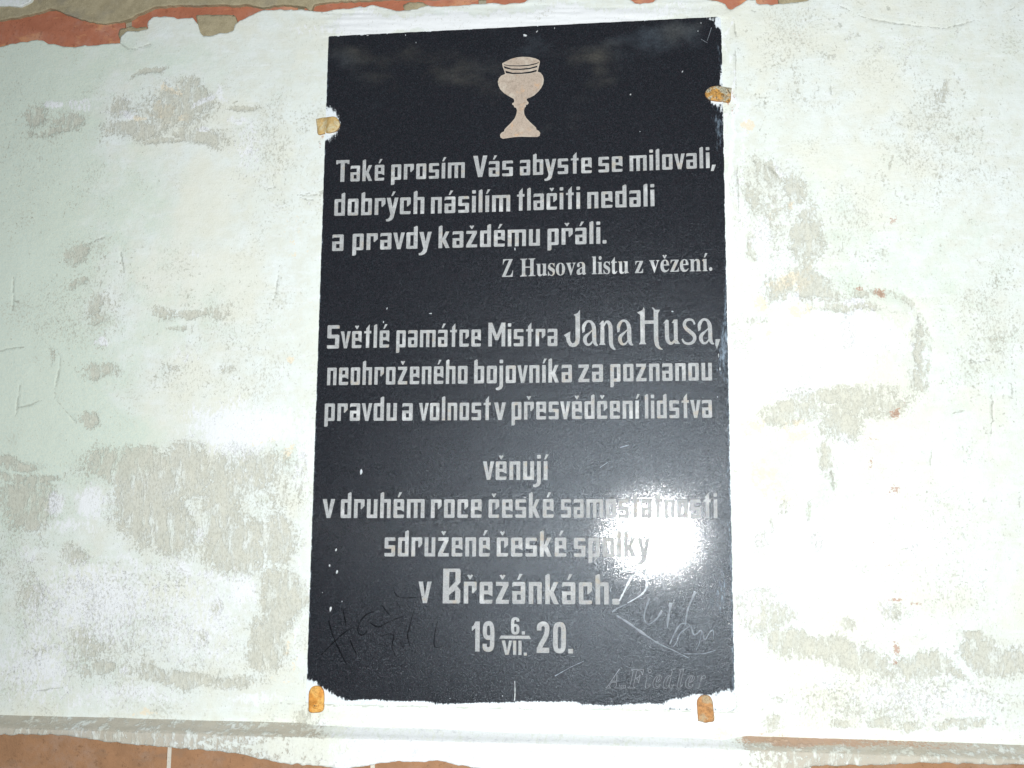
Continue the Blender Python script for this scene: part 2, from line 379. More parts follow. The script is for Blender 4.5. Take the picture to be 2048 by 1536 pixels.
def axis(lo, a, b, hi, fine, coarse):
    return np.concatenate([np.arange(lo, a, coarse), np.arange(a, b, fine), np.arange(b, hi+coarse, coarse)])
c00, c10, c01, c11 = P(0, 0), P(2048, 0), P(0, 1536), P(2048, 1536)
x_lo, x_hi = min(c00[0], c01[0])-0.01, max(c10[0], c11[0])+0.01
z_lo, z_hi = min(c01[2], c11[2])-0.01, max(c00[2], c10[2])+0.01
gx = axis(x_lo-0.80, x_lo, x_hi, x_hi+0.70, 0.0021, 0.006)
gz = axis(P(1024, 1512)[2]-0.01, P(1024, 1512)[2], z_hi, z_hi+0.34, 0.0021, 0.006)
GX, GZ = np.meshgrid(gx, gz)
GU, GV = proj(GX, GX*0, GZ)

def blob_into(out, u, v, cx, cy, ru, rv, ang=0, amp=1.0):
    R_ = 2.1*max(ru, rv); k = np.nonzero((np.abs(u-cx) < R_) & (np.abs(v-cy) < R_))[0]
    c, s = math.cos(math.radians(ang)), math.sin(math.radians(ang))
    du, dv = u[k]-cx, v[k]-cy; a = (du*c+dv*s)/ru; b = (-du*s+dv*c)/rv
    out[k] = np.maximum(out[k], amp*np.exp(-np.clip((a*a+b*b), 0, 40)**1.1*0.75))

def blobs(u, v, L, wamp=30):
    sh = u.shape; u = u.ravel(); v = v.ravel(); out = np.zeros_like(u)
    wu = wamp*fbm(u/75, v/75, 5, 5, 0.6); wv = wamp*fbm(u/75+50, v/75, 5, 6, 0.6)
    for b in L:
        q = min(1.0, 0.25+max(b[2], b[3])/60.0)
        blob_into(out, u+wu*q, v+wv*q, *b)
    return out.reshape(sh)

def plinesd(u, v, pts):
    d = np.full(u.shape, 1e9)
    for (ax, ay), (bx, by) in zip(pts[:-1], pts[1:]):
        ex, ey = bx-ax, by-ay; L = ex*ex+ey*ey+1e-9
        t = np.clip(((u-ax)*ex+(v-ay)*ey)/L, 0, 1); np.minimum(d, np.hypot(u-ax-t*ex, v-ay-t*ey), out=d)
    return d

EXPO_SHADE = [(602,1446,12,26,30,.95),(640,1455,30,8,20,.6),(500,940,90,50,0,.9),(400,935,80,40,0,.9),(260,1260,280,150,0,.44),(60,1180,120,160,0,.4),(1780,1400,280,60,0,.46),(1600,130,170,110,0,.40),(1545,420,70,140,0,.5),(400,700,230,180,0,.34),(180,590,130,150,0,.36),(1870,240,160,260,0,.34),(1920,1120,180,150,0,.33),(120,320,200,200,0,.28),(1990,700,90,240,0,.36),(1690,560,80,300,0,.30),(560,300,90,120,0,.36),(560,1000,60,120,0,.45),  # first blob paints in the grey shading at the fillet's edge
        (348,212,80,40,-6),(300,152,42,9,-10),(262,258,62,26,-8),(385,190,34,30,0),(330,285,60,10,-6),(140,242,36,22,-30),(75,228,26,22,-20),(110,262,50,10,0),(240,215,30,20,-50,.9),
        (395,265,52,22,10),(470,215,38,7,-8,.9),(150,514,26,20,-40,1.1),(150,572,22,11,-20),(188,612,18,26,20,.9),(200,640,26,10,-5,.8),(200,750,38,20,-10,1.05),(172,845,26,14,0,1.1),
        (330,625,30,16,0,.9),(400,620,60,9,-6,1),(440,625,24,14,0,.9),(355,652,26,7,-6,.9),(110,705,8,30,0,.6),(348,735,22,10,0,.7),(450,740,20,14,0,.7),
        (300,950,130,46,12,1.15),(230,930,70,35,0,1.1),(60,1010,62,48,0,1.1),(30,925,48,12,0,1),(50,955,80,10,0,1),(285,1010,66,70,0,1.2),(330,1060,60,40,20,1.1),(440,1010,46,110,4,1.05),(470,1090,70,56,20,1.05),
        (560,1080,42,50,0,1.05),(556,1200,42,90,2,1.15),(535,1290,40,60,0,1.1),(150,1115,30,24,0,.9),(60,1190,40,32,0,.75),(150,1165,60,20,0,.55),(90,1290,60,14,0,.55),(170,1290,40,36,0,.85),
        (190,1335,50,16,0,.95),(350,1352,110,17,3,1.05),(470,1360,60,16,0,.9),(430,1220,16,16,0,.8),(330,1235,12,26,0,.6),(410,1270,12,20,0,.7),(600,950,6,60,2,.6),(460,915,12,44,4,.75),
        # right of the plaque
        (1535,345,34,20,40,.9),(1505,400,16,50,0,.75),(1590,380,22,34,-30,.9),(1620,470,30,60,10,1),(1612,560,40,30,30,1.05),(1640,560,60,16,40,.9),(1500,500,12,34,0,.8),(1555,570,30,30,0,.8),
        (1510,640,40,16,0,.5),(1700,608,90,9,3,.75),(1848,700,13,62,0,.8),(1838,770,24,30,0,.85),(1700,800,130,22,2,.95),(1580,832,64,24,-6,1.1),(1680,850,38,40,0,1.05),(1660,930,14,40,0,.9),(1760,815,60,20,0,.9),
        (1570,1015,9,20,0,1),(1527,1078,12,20,0,1),(1545,1050,6,20,0,.8),(1638,1082,14,26,0,.85),(1622,1020,8,20,0,.7),
        (1540,1225,52,44,0,1.15),(1500,1240,20,36,0,1.05),(1590,1290,70,26,10,1.1),(1660,1295,60,26,6,1.1),(1720,1320,80,26,8,1.15),(1840,1330,60,22,4,1.0),(1690,1247,16,12,0,.9),(1790,1220,30,16,0,.7),
        (1960,1305,46,22,2,1.1),(2010,1320,60,28,0,1.05),(1950,1275,30,9,6,1),(1900,1345,40,14,0,.8),(1545,1450,26,26,0,.75),(1690,1448,30,14,0,.8),(1760,1440,26,16,0,.8),(1820,1450,30,14,0,.8),(1930,1455,60,10,0,.9),
        (1650,1390,60,10,0,.6),(1560,1400,30,14,0,.6),(1870,190,34,26,0,.55),(1880,190,14,36,20,.8),(1600,140,40,20,0,.4),(1700,70,26,9,0,.5)]
GREEN = [(60,230,150,200,0,.75),(60,520,130,200,0,.9),(70,760,160,200,0,.85),(180,880,150,60,0,.9),(300,640,160,120,0,.45),(250,420,160,120,0,.5),(40,970,60,20,0,.9),(190,130,260,60,0,.55),
         (560,905,50,30,0,.4),(1700,490,70,120,0,.85),(1780,560,100,60,0,.7),(1950,640,130,260,0,.6),(1880,480,120,120,0,.6),(1560,930,60,60,0,.9),(1640,1000,30,60,0,.8),(1720,970,80,60,0,.55),
         (1990,180,110,160,0,.55),(1900,820,120,140,0,.5),(1640,380,60,90,0,.45),(1780,340,70,60,0,.4)]
PEACH = [(760,1477,90,9,0,.85),(930,1480,90,7,0,.85),(1250,1482,130,7,0,.75),(1440,1470,40,12,0,.7),(1556,1130,4,6,0,.9),(315,215,34,22,0,.85),(340,180,30,10,0,.8),(270,235,16,10,0,.8),(365,230,26,16,0,.7),(590,440,30,40,0,.5),(600,500,30,30,0,.45),(530,880,40,22,0,.6),(585,720,12,9,0,1),(575,910,10,22,30,.9),
         (1490,252,14,13,0,1.1),(1580,410,8,16,0,.9),(1530,440,26,26,0,.5),(1570,560,40,26,0,.85),(1600,560,30,26,0,.9),(1524,600,18,22,0,.95),(1608,615,26,16,0,.9),(1530,660,30,60,0,.5),
         (1505,860,40,30,0,.7),(1520,960,50,50,0,.75),(1600,870,40,30,0,.8),(1575,1000,30,30,0,.6),(1488,1048,4,6,0,1.1),(1495,1280,9,60,0,.6),(590,1300,40,60,0,.45),(560,1360,40,12,0,.6),(290,1430,40,8,0,.8),
         (700,1470,80,10,0,.55),(900,1472,60,7,0,.6),(1180,1470,120,9,0,.4),(600,620,22,60,0,.45)]
WHITE_FLASH = [(1600,1110,150,170,0,.9),(480,860,130,70,0,1.0),(1560,760,90,60,0,.95),(200,1200,230,130,0,.82),(380,1230,150,120,0,.80),(70,1330,130,110,0,.8),(1880,1400,220,70,0,.75),(1800,80,260,70,0,.55),(570,760,70,200,0,.6),(590,420,60,160,0,.5),(1500,1180,60,160,0,.85),(110,205,26,12,0,.9),(160,205,30,14,0,.8),(300,175,60,16,-6,.5),(405,200,34,7,-20,1.1),(255,225,20,14,0,.9),(440,185,12,30,0,.8),(410,255,16,8,0,1),(500,290,60,90,0,.7),(470,240,40,10,0,.8),  # opening blobs paint the flash's blown-out pools beside the plaque
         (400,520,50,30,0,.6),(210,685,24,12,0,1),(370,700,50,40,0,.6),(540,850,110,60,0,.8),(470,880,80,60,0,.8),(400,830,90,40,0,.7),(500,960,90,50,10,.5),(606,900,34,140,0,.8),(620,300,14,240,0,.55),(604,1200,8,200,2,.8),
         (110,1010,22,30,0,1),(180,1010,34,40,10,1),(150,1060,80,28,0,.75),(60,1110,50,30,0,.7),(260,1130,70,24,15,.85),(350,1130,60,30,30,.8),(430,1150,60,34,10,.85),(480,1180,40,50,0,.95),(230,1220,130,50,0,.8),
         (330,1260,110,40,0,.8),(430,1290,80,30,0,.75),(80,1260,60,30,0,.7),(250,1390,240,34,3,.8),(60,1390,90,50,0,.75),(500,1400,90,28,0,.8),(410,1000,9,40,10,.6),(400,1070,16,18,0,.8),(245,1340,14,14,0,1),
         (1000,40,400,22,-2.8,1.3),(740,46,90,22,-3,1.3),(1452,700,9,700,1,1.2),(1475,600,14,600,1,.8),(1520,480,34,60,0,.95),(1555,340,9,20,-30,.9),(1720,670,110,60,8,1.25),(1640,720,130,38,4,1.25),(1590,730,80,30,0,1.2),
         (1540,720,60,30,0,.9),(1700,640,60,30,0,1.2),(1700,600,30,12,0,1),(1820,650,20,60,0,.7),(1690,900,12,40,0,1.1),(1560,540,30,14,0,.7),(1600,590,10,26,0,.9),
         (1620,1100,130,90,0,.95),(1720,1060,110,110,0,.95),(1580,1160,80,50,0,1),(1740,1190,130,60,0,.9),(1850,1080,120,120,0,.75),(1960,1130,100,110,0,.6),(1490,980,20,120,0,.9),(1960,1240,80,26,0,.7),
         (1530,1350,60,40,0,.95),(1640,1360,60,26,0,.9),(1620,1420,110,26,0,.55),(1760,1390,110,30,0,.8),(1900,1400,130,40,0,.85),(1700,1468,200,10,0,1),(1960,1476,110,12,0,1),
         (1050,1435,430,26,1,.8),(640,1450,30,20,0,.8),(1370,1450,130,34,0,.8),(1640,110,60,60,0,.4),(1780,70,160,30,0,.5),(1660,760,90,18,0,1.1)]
DARK = [(640,386,7,4,0,1.2),(637,287,3,5,0,1),(1540,338,20,5,40,1.1),(1552,350,18,4,48,.9),(1662,972,7,20,5,1.05),(1662,948,5,5,0,1.0),(1508,320,8,5,0,.8),(1506,25,12,3,-5,.9),(1774,14,8,4,0,1.0),(1678,50,6,12,0,.8),
        (345,183,28,16,0,.5),(415,182,18,14,0,.6),(350,240,30,14,0,.45),(1800,940,12,22,0,.5),(1790,975,16,26,0,.45),(2036,1000,6,26,0,.7),(1630,70,30,16,0,.45),(1560,70,30,14,0,.5),(40,602,14,4,0,.8),
        (640,20,10,5,0,0.1),(1745,248,4,5,0,.8),(1838,642,10,14,-30,.8),(1960,720,34,7,-4,.75),(2030,780,5,28,0,.8),(545,235,4,4,0,.2)]
RUST = [(640,290,5,22,4,.62),(1458,225,4,26,2,.66),(632,1440,9,14,0,.55),(1412,1458,10,12,0,.58),(1466,186,4,14,0,.6),(1716,572,9,6,0,1.0),(1760,582,16,12,0,1.0),(1788,826,10,14,0,1.05),(1805,810,4,6,0,.8),(1798,1296,9,18,0,1.0),(1790,1325,9,7,0,.8),(1790,440,10,16,0,.8),(1744,256,6,6,0,.7),(1785,985,20,16,0,.75),(1775,1135,10,5,0,.7),
        (1735,930,6,20,0,.75),(1740,880,26,9,0,.55),(1803,1200,26,3,3,.9),(1840,1205,16,4,3,.9),(1600,70,60,30,0,.45),(1550,130,30,30,0,.4),(645,276,4,5,0,1.0),(1452,208,4,8,0,.9),(1746,1086,3,3,0,1),(1560,1479,30,4,0,.6),(1530,1476,22,4,0,.7),(1616,1480,20,4,0,.6)]
CRACKS = [[(650,1410),(800,1413.5),(1000,1417),(1200,1419.5),(1400,1423),(1468,1425)],[(609,1350),(609,1380),(611,1408)],[(1473,1390),(1474,1424)],[(612,1428),(604,1446),(588,1462)],[(1660,-6),(1672,8),(1690,16),(1712,28),(1735,38),(1760,42),(1800,48),(1850,54),(1895,56),(1930,47),(1960,38),(1990,30),(2012,22),(2030,14)],
          [(1960,-4),(1972,10),(1980,22),(1992,30)],[(2012,26),(2030,36),(2044,42)],
          [(160,496),(178,487),(195,478),(208,474)],[(0,702),(30,695),(60,693),(90,693),(112,697),(120,712),(118,740),(112,770),(110,797),(125,815),(150,842)],
          [(35,815),(60,810),(85,800),(110,797)],[(40,770),(36,800),(30,845)],[(27,555),(27,630)],[(625,400),(600,396),(596,390)],[(620,385),(600,392),(640,390)],
          [(555,1405),(590,1409),(612,1412)],[(240,86),(258,99),(280,95),(300,88)],[(545,355),(550,375),(530,380),(550,390)],[(1542,166),(1532,190),(1528,212)],[(1661,150),(1662,190)],
          [(1530,235),(1520,262)],[(1628,345),(1600,374)],[(242,505),(247,540)],[(1463,12),(1457,36)],[(1470,40),(1472,200)],[(1474,330),(1478,420)],[(1863,900),(1861,935)],
          [(1905,828),(1930,820)],[(548,600),(556,560),(560,530)],[(440,1340),(430,1370)],[(232,1350),(228,1372)],[(60,1385),(150,1370),(120,1400)],[(2030,740),(2034,810)],[(1985,800),(1982,880)]]

_cache = {}
def wear_flash_masks(u, v, co=None):
    key = (u.shape, float(u.ravel()[0]), float(u.sum()), float(v.sum()))
    if key not in _cache: _cache[key] = _wear_flash(u, v)
    return _cache[key]
def _wear_flash(u, v):
    e = blobs(u, v, EXPO_SHADE); g = blobs(u, v, GREEN); p = blobs(u, v, PEACH); wh = blobs(u, v, WHITE_FLASH); dk = blobs(u, v, DARK); ru = blobs(u, v, RUST)
    low = fbm(u/160, v/160, 4, 41)
    e = e*0.78 + 0.10*low + 0.05
    out = (u < -30) | (u > 2080) | (v < -30)
    e = np.where(out, 0.30+0.35*fbm(u/120, v/90, 4, 77), e)
    g = 0.25*fbm(u/220, v/200, 3, 51) + g*0.8*np.where(u > 1000, 0.72, 1.1) + 0.12 + 0.30*sstep(420, 0, u)  # last term greens the far left to paint in flash falloff
    p = p*0.75 + 0.05*fbm(u/60, v/60, 3, 13)
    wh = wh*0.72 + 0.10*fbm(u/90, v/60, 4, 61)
    ring = sstep(0, 1, np.clip(1-np.abs(np.hypot((u-1755)/105, (v-700)/118)-1)*6, 0, 1))*(u > 1690)
    e = np.maximum(e, 0.50*ring*(v < 640) + 0.42*ring*(v >= 640))
    wob = 2.2*fbm(u/14, v/14, 3, 88)
    cr = np.zeros_like(u)
    for c in CRACKS:
        d = plinesd(u+wob, v+wob, c); cr = np.maximum(cr, (1-sstep(0.5, 3.3, d))*(0.68+0.5*fbm(u/30, v/30, 2, 9)))
    dk = np.maximum(dk*0.75, cr)
    # seam between slab and plaster, worn brown line over the slab
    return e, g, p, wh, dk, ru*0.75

def plaster_h(u, v):
    """how far the coat stands out toward the viewer, metres"""
    h = 0.0022*fbm(u/260, v/240, 4, 3) + 0.0007*fbm(u/40, v/34, 4, 8) + 0.00022*fbm(u/9, v/7, 3, 12)
    e, g, p, wh, dk, ru = wear_flash_masks(u, v)
    h = h - 0.0006*sstep(0.4, 0.6, e) + 0.0005*sstep(0.4, 0.7, wh)
    # raised surround struck off round the slab
    sur = sdf_poly(u, v, [(668,30),(1455,14),(1474,20),(1482,1400),(1484,1440),(640,1440),(640,1400)])
    h = h + 0.0016*sstep(-6, 14, sur)
    top = sstep(1, 0, np.clip((v - (76-0.05*(u-657)))/10, 0, 1))*(u > 640)*(u < 1460)
    h = h + top*(0.0009*fbm(u/60, v/5, 4, 19))
    # smooth bump with a ring round it right of the slab
    h = h + 0.006*np.exp(-(((u-1735)/80)**2+((v-700)/75)**2)**1.5) - 0.002*np.exp(-((np.hypot((u-1755)/105, (v-700)/118)-1)*7)**2)
    # mortar fillet below the slab running out onto the ledge
    t = sstep(1412, 1500, v-(u-613)*0.016)
    win = sstep(588, 640, u)*sstep(1505, 1440, u)
    h = h + 0.026*t*t*win
    h = h - 0.0016*sstep(0.5, 0.9, dk)
    return h

slabhole = [(659,76.5),(1440,36.5),(1467.5,1418.5),(615.5,1403)]
def wall_sdf(u, v):
    d = sdf_poly(u, v, WALL_POLY) + 1.4*fbm(u/8, v/8, 2, 70)
    return np.minimum(d, -sdf_poly(u, v, slabhole))
def wall_pos(X, Z):
    u, v = proj(X, X*0, Z); return X, -plaster_h(u, v), Z
def at_a(u, v, c):
    m = wear_flash_masks(u, v); return np.stack(m[:3], 1)
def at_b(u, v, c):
    m = wear_flash_masks(u, v); return np.stack(m[3:], 1)
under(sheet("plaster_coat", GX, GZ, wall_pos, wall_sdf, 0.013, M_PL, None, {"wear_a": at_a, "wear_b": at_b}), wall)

# bricks behind the coat
def brick_mesh(L, Hh, Dp, seed, nx=5, nz=2):
    rnd = random.Random(seed); vs = []; fs = []
    for j in range(nz+1):
        for i in range(nx+1):
            ex = i in (0, nx); ez = j in (0, nz)
            x = -L/2+L*i/nx + rnd.uniform(-.0025, .0025); z = -Hh/2+Hh*j/nz + rnd.uniform(-.0018, .0018)
            vs.append((x*(0.992 if ez else 1), 0.0022 if (ex or ez) else rnd.uniform(-.0012, .0012), z))
    for j in range(nz):
        for i in range(nx):
            a = j*(nx+1)+i; fs.append((a, a+1, a+nx+2, a+nx+1))
    ring = [i for i in range(nx+1)] + [(nx+1)*j+nx for j in range(1, nz+1)] + [(nx+1)*nz+i for i in range(nx-1, -1, -1)] + [(nx+1)*j for j in range(nz-1, 0, -1)]
    b = len(vs)
    for r in ring: vs.append((vs[r][0], Dp, vs[r][2]))
    n = len(ring)
    for k in range(n): fs.append((ring[(k+1) % n], ring[k], b+k, b+(k+1) % n))
    me = bpy.data.meshes.new("brick"); me.from_pydata(vs, [], fs); me.update(); return me
BL, BH = 0.292, 0.066
jx = [P(u, 35)[0] for u in (250, 620, 992, 1366, 1735)]
pitch = (jx[-1]-jx[0])/4
z0 = P(620, 67)[2]
variants = [brick_mesh(pitch-0.011, BH, 0.05, s) for s in (1, 2, 3)]
for m_ in variants: m_.materials.append(M_B1)
k = 0
for row in range(-1, 5):
    zc = z0 + BH/2 + row*(BH+0.010)
    off = 0 if row % 2 == 0 else pitch/2
    for i in range(-5, 10):
        xc = jx[0] + pitch*(i+0.5) + off
        if xc < x_lo-0.75 or xc > x_hi+0.65: continue
        if row == -1 and i % 3: continue
        o = link("brick", variants[k % 3], None); o.location = (xc, 0.0085 + 0.0008*math.sin(k*2.3), zc); o.rotation_euler = (0, 0.006*math.sin(k*1.7), 0); k += 1
        under(o, wall)

# mortar sheet left over the brick tops, and the bed between the bricks
MORT = [(-2400,-900),(-2400,110),(-900,60),(-300,50),(-20,44),(10,38),(40,34),(65,28),(88,22),(100,16),(113,20),(128,27),(145,32),(168,40),(193,47),(212,47),(228,44),(246,42),(267,34),(275,28),(283,26),(290,22),(303,16),
        (325,13),(348,11),(380,11),(419,10),(450,9),(483,9),(510,12),(529,15),(548,11),(567,9),(590,11),(612,14),(617,22),(623,22),(628,10),(640,6),(665,4),(700,2),(760,0),(800,-2),(900,-4),(1000,-7),(1200,-14),(1500,-26),(2048,-60),(2900,-110),(4000,-160),(4000,-900)]
PATCH = [[(392,30),(470,30),(476,46),(470,68),(430,78),(402,80),(398,60)],[(236,70),(240,58),(252,56),(262,52),(275,57),(292,52),(300,64),(262,72),(246,96)],[(806,12),(818,4),(846,4),(860,14),(842,26),(812,26)],
         [(1352,-14),(1394,-16),(1396,6),(1386,11),(1372,9),(1358,8)],[(1556,-10),(1625,-12),(1622,10),(1560,12)]]
MORT_F = frac(MORT, 1.6, 8, 11)
def mort_sdf(u, v):
    d = sdf_poly(u, v, MORT_F) + 1.2*fbm(u/7, v/7, 2, 33)
    for p in PATCH: d = np.maximum(d, sdf_poly(u, v, p) + 1.5*fbm(u/9, v/9, 2, 34))
    return d
gx2 = axis(x_lo-0.80, x_lo, x_hi, x_hi+0.70, 0.003, 0.012); gz2 = np.arange(P(0, 105)[2], z_hi+0.34, 0.003)
A2, B2 = np.meshgrid(gx2, gz2)
def mort_pos(X, Z):
    u, v = proj(X, X*0, Z); return X, 0.0035 - 0.0018*fbm(u/40, v/30, 4, 21) - 0.0006*fbm(u/8, v/8, 3, 22), Z
under(sheet("mortar_smear", A2, B2, mort_pos, mort_sdf, 0.012, M_MO), wall)
gx3 = np.arange(x_lo-0.80, x_hi+0.71, 0.02); gz3 = np.arange(z_lo-0.45, z_hi+0.34, 0.02); A3, B3 = np.meshgrid(gx3, gz3)
under(sheet("mortar_bed", A3, B3, lambda X, Z: (X, 0.014 + 0*X, Z), lambda u, v: u*0+1.0, 0.05, M_MG), wall)
# scrap of pale plaster in the top left corner
SCRAP = frac([(-400,-60),(-400,24),(-60,16),(0,12),(22,12),(40,14),(52,8),(62,2),(66,-6),(80,-40),(60,-80)], 1.5, 7, 8)
A4, B4 = np.meshgrid(np.arange(x_lo-0.3, P(100, 0)[0], 0.003), np.arange(P(0, 30)[2], z_hi+0.06, 0.003))
o = under(sheet("plaster_scrap", A4, B4, lambda X, Z: (X, -0.0005-0.0012*fbm(X*30, Z*30, 3, 4), Z), lambda u, v: sdf_poly(u, v, SCRAP), 0.012, M_PL,
          None, {"wear_a": lambda u, v, c: np.stack([u*0+.1, u*0+.1, u*0], 1), "wear_b": lambda u, v, c: np.stack([u*0+.5, u*0, u*0], 1)}), wall)

# ------------------------------------------------------------------ brick ledge along the foot of the plaster
ledge = bpy.data.objects.new("ledge", None); COL.objects.link(ledge); ledge.location = (0, 0, P(1024, 1470)[2]); bpy.context.view_layer.update(); under(ledge, wall); bpy.context.view_layer.update()
def edge_z(x):                                            # top of the slope, follows the plaster's foot
    u, _ = proj(x, x*0, x*0+P(1024, 1460)[2]); v = np.interp(u, [-2400, -900, 0, 600, 1480, 2048, 2900, 4000], [1368, 1408, 1432, 1450, 1474, 1494, 1510, 1526])
    return np.array([P(a, b)[2] for a, b in zip(np.ravel(u), np.ravel(v))]).reshape(np.shape(x))
YF = -0.030
xs = np.arange(x_lo-0.80, x_hi+0.70, 0.0026); ez = edge_z(xs)
zlip = ez - 0.0135
LJ = [P(a, b, YF)[0] for a, b in ((338, 1510), (742, 1515), (1168, 1525), (1617, 1525))]
lp = (LJ[-1]-LJ[0])/3
def ledge_brick(x0, x1, seed):
    rnd = random.Random(seed); n = 8; vs = []; fs = []
    xx = [x0+(x1-x0)*i/n for i in range(n+1)]
    for x in xx:
        zt = float(np.interp(x, xs, zlip))-0.0012
        y = YF+0.0005*rnd.uniform(-1, 1)
        vs += [(x, 0.004, zt+0.010), (x, y+0.004, zt-0.0008), (x, y, zt-0.0045), (x, y, zt-0.064), (x, y+0.003, zt-0.067), (x, 0.004, zt-0.067)]
    for i in range(n):
        for j in range(5): a = i*6+j; fs.append((a, a+1, a+7, a+6))
    fs.append((0, 5, 4, 3, 2, 1)); a = n*6; fs.append((a, a+1, a+2, a+3, a+4, a+5))
    me = bpy.data.meshes.new("brick"); me.from_pydata(vs, [], fs); me.update(); me.materials.append(M_B2); return me
for i in range(-5, 8):
    x0, x1 = LJ[0]+lp*i+0.0035, LJ[0]+lp*(i+1)-0.0035
    if x1 < x_lo-0.75 or x0 > x_hi+0.65: continue
    o = link("brick", ledge_brick(x0, x1, i+10), None); under(o, ledge)
n_ = 60; vs = []; fs = []
for i in range(n_+1):
    x = x_lo-0.79+(x_hi-x_lo+1.48)*i/n_; zt = float(np.interp(x, xs, zlip))-0.003
    vs += [(x, 0.002, zt+0.008), (x, YF+0.0022, zt-0.001), (x, YF+0.0022, zt-0.064), (x, 0.002, zt-0.064)]
for i in range(n_):
    for j in range(3): a = i*4+j; fs.append((a, a+1, a+5, a+4))
me = bpy.data.meshes.new("mortar_joint"); me.from_pydata(vs, [], fs); me.update()
M_WJ = mat_mortar("white_joint", (0.62, 0.60, 0.52), (0.70, 0.68, 0.60), (0.56, 0.55, 0.47))
under(link("mortar_joint", me, M_WJ), ledge)

# mortar and limewash coat lying over the slope and hanging down the brick faces
COATLOW = [(-2400,1400),(-900,1440),(-300,1458),(0,1470),(60,1469),(110,1470),(150,1474),(200,1481),(250,1487),(300,1491),(330,1494),(400,1499),(440,1502),(480,1508),(510,1516),(545,1523),(575,1528),(620,1530),(655,1534),
           (690,1538),(720,1534),(745,1530),(765,1526),(790,1524),(830,1523),(880,1522),(910,1528),(960,1538),(1000,1556),(1200,1562),(1450,1566),(1580,1560),(1612,1536),(1640,1532),(1750,1530),(1850,1526),(2048,1530),(2900,1548),(4000,1570)]
low = frac(COATLOW, 1.6, 7, 21, False)
COATPOLY = [(4000, 1250), (-2400, 1250)] + low
S = np.concatenate([np.arange(0, 0.035, 0.0024), np.arange(0.035, 0.095, 0.0024)])
AX, AS = np.meshgrid(xs, S)
EZ = np.broadcast_to(ez, AX.shape)
def coat_pos(X, Sp):
    u = proj(X, X*0+YF, EZ)[0]
    n1 = fbm(X*28, Sp*60, 4, 91); n2 = fbm(X*160, Sp*200, 3, 92)
    sl = 0.0355                                     # length of the slope
    t = np.clip(Sp/sl, 0, 1)
    y = 0.004 + (YF-0.0018-0.004)*t; z = EZ + 0.004 - (0.0175)*t
    d = np.clip(Sp-sl, 0, 1); z = z - d; 
    lip = 0.0016*np.exp(-((Sp-0.030)/0.006)**2)
    return X, y - 0.0009*n1 - 0.0002*n2 - lip*0.6, z + lip*0.5
def coat_sdf(u, v): return sdf_poly(u, v, COATPOLY) + 1.6*fbm(u/11, v/6, 3, 55)
def coat_a(u, v, c):
    left = sstep(720, 480, u); right = sstep(1450, 1560, u)
    mid = u*0+1 
    slope = v-(np.interp(u, [-2400, -900, 0, 600, 1480, 2048, 2900, 4000], [1368, 1408, 1432, 1450, 1474, 1494, 1510, 1526]))
    up = sstep(27, 21, slope)
    e = 0.26 + 0.14*left + 0.75*left*up + 0.75*right*up + 0.34*left*(1-up)*sstep(640, 200, u) + 0.10*fbm(u/60, v/20, 3, 5) + 0.18*right + 0.30*right*(1-up)*sstep(1480, 1640, u)
    
    p = 0.25*fbm(u/50, v/20, 3, 7)+0.62*sstep(1800, 1560, u)*right*sstep(18, 8, slope) + 0.35*right*sstep(14, 4, slope) + 0.3*sstep(560, 700, u)*sstep(1000, 820, u)*sstep(30, 50, slope)
    return np.stack([e, u*0+0.1, p*0.6], 1)
def coat_b(u, v, c):
    slope = v-(np.interp(u, [-2400, -900, 0, 600, 1480, 2048, 2900, 4000], [1368, 1408, 1432, 1450, 1474, 1494, 1510, 1526]))
    seam = np.exp(-((slope-24-2*fbm(u/40, v*0, 2, 3))/1.7)**2)*(0.5+0.35*fbm(u/22, v*0, 3, 4))
    seam = seam*np.where((u > 690) & (u < 1450), 0.55, 1)
    wh = 0.12 + 0.48*sstep(560, 740, u)*sstep(1520, 1420, u) + 0.05*sstep(28, 34, slope)*sstep(400, 700, u)
    rust = 0.66*sstep(1450, 1520, u)*sstep(2300, 1650, u)*sstep(19, 6, slope+7*fbm(u/40, v*0, 3, 66)) + 0.22*(u > 1470)*sstep(1720, 1600, u) + 0.30*sstep(420, 560, u)*sstep(680, 640, u)*sstep(9, 2, slope)
    return np.stack([wh, seam+0.12*(slope < 22)*((u < 620)), rust], 1)
under(sheet("mortar_coat", AX, AS, coat_pos, coat_sdf, 0.0035, M_LC, None, {"wear_a": coat_a, "wear_b": coat_b}), ledge)

# ------------------------------------------------------------------ lettering outlines (x-height = 100 units)
def Rr(x0, y0, x1, y1): return [(x0, y0), (x1, y0), (x1, y1), (x0, y1)]
def Cc(x0, y0, x1, y1, c=5): return [(x0+c, y0), (x1-c, y0), (x1, y0+c), (x1, y1-c), (x1-c, y1), (x0+c, y1), (x0, y1-c), (x0, y0+c)]
SV, SH = 21, 18
ASC = lambda x: [(x, 0), (x+SV, 0), (x+SV, 134), (x+SV-7, 138), (x, 130)]
G = {}
def g(ch, w_, pos, neg=()): G[ch] = (w_, list(pos), list(neg))
g('o', 60, [Cc(0,0,60,100)], [Rr(SV,SH,60-SV,100-SH)])
g('a', 60, [Cc(0,0,60,100)], [Rr(SV,SH,60-SV,42), [(-1,60),(-1,76),(8,82),(39,82),(39,58),(4,58)]])
g('e', 60, [Cc(0,0,60,100)], [Rr(SV,60,39,83), [(SV,SH),(SV,43),(40,43),(61,33),(61,SH)]])
g('s', 60, [Cc(0,0,60,100)], [[(SV,59),(SV,82),(61,82),(61,56),(52,59)], [(-1,SH),(39,SH),(39,41),(8,41),(-1,44)]])
g('c', 60, [Cc(0,0,60,100)], [Rr(SV,SH,39,82), [(38,SH),(61,SH),(61,62),(44,46),(38,46)]])
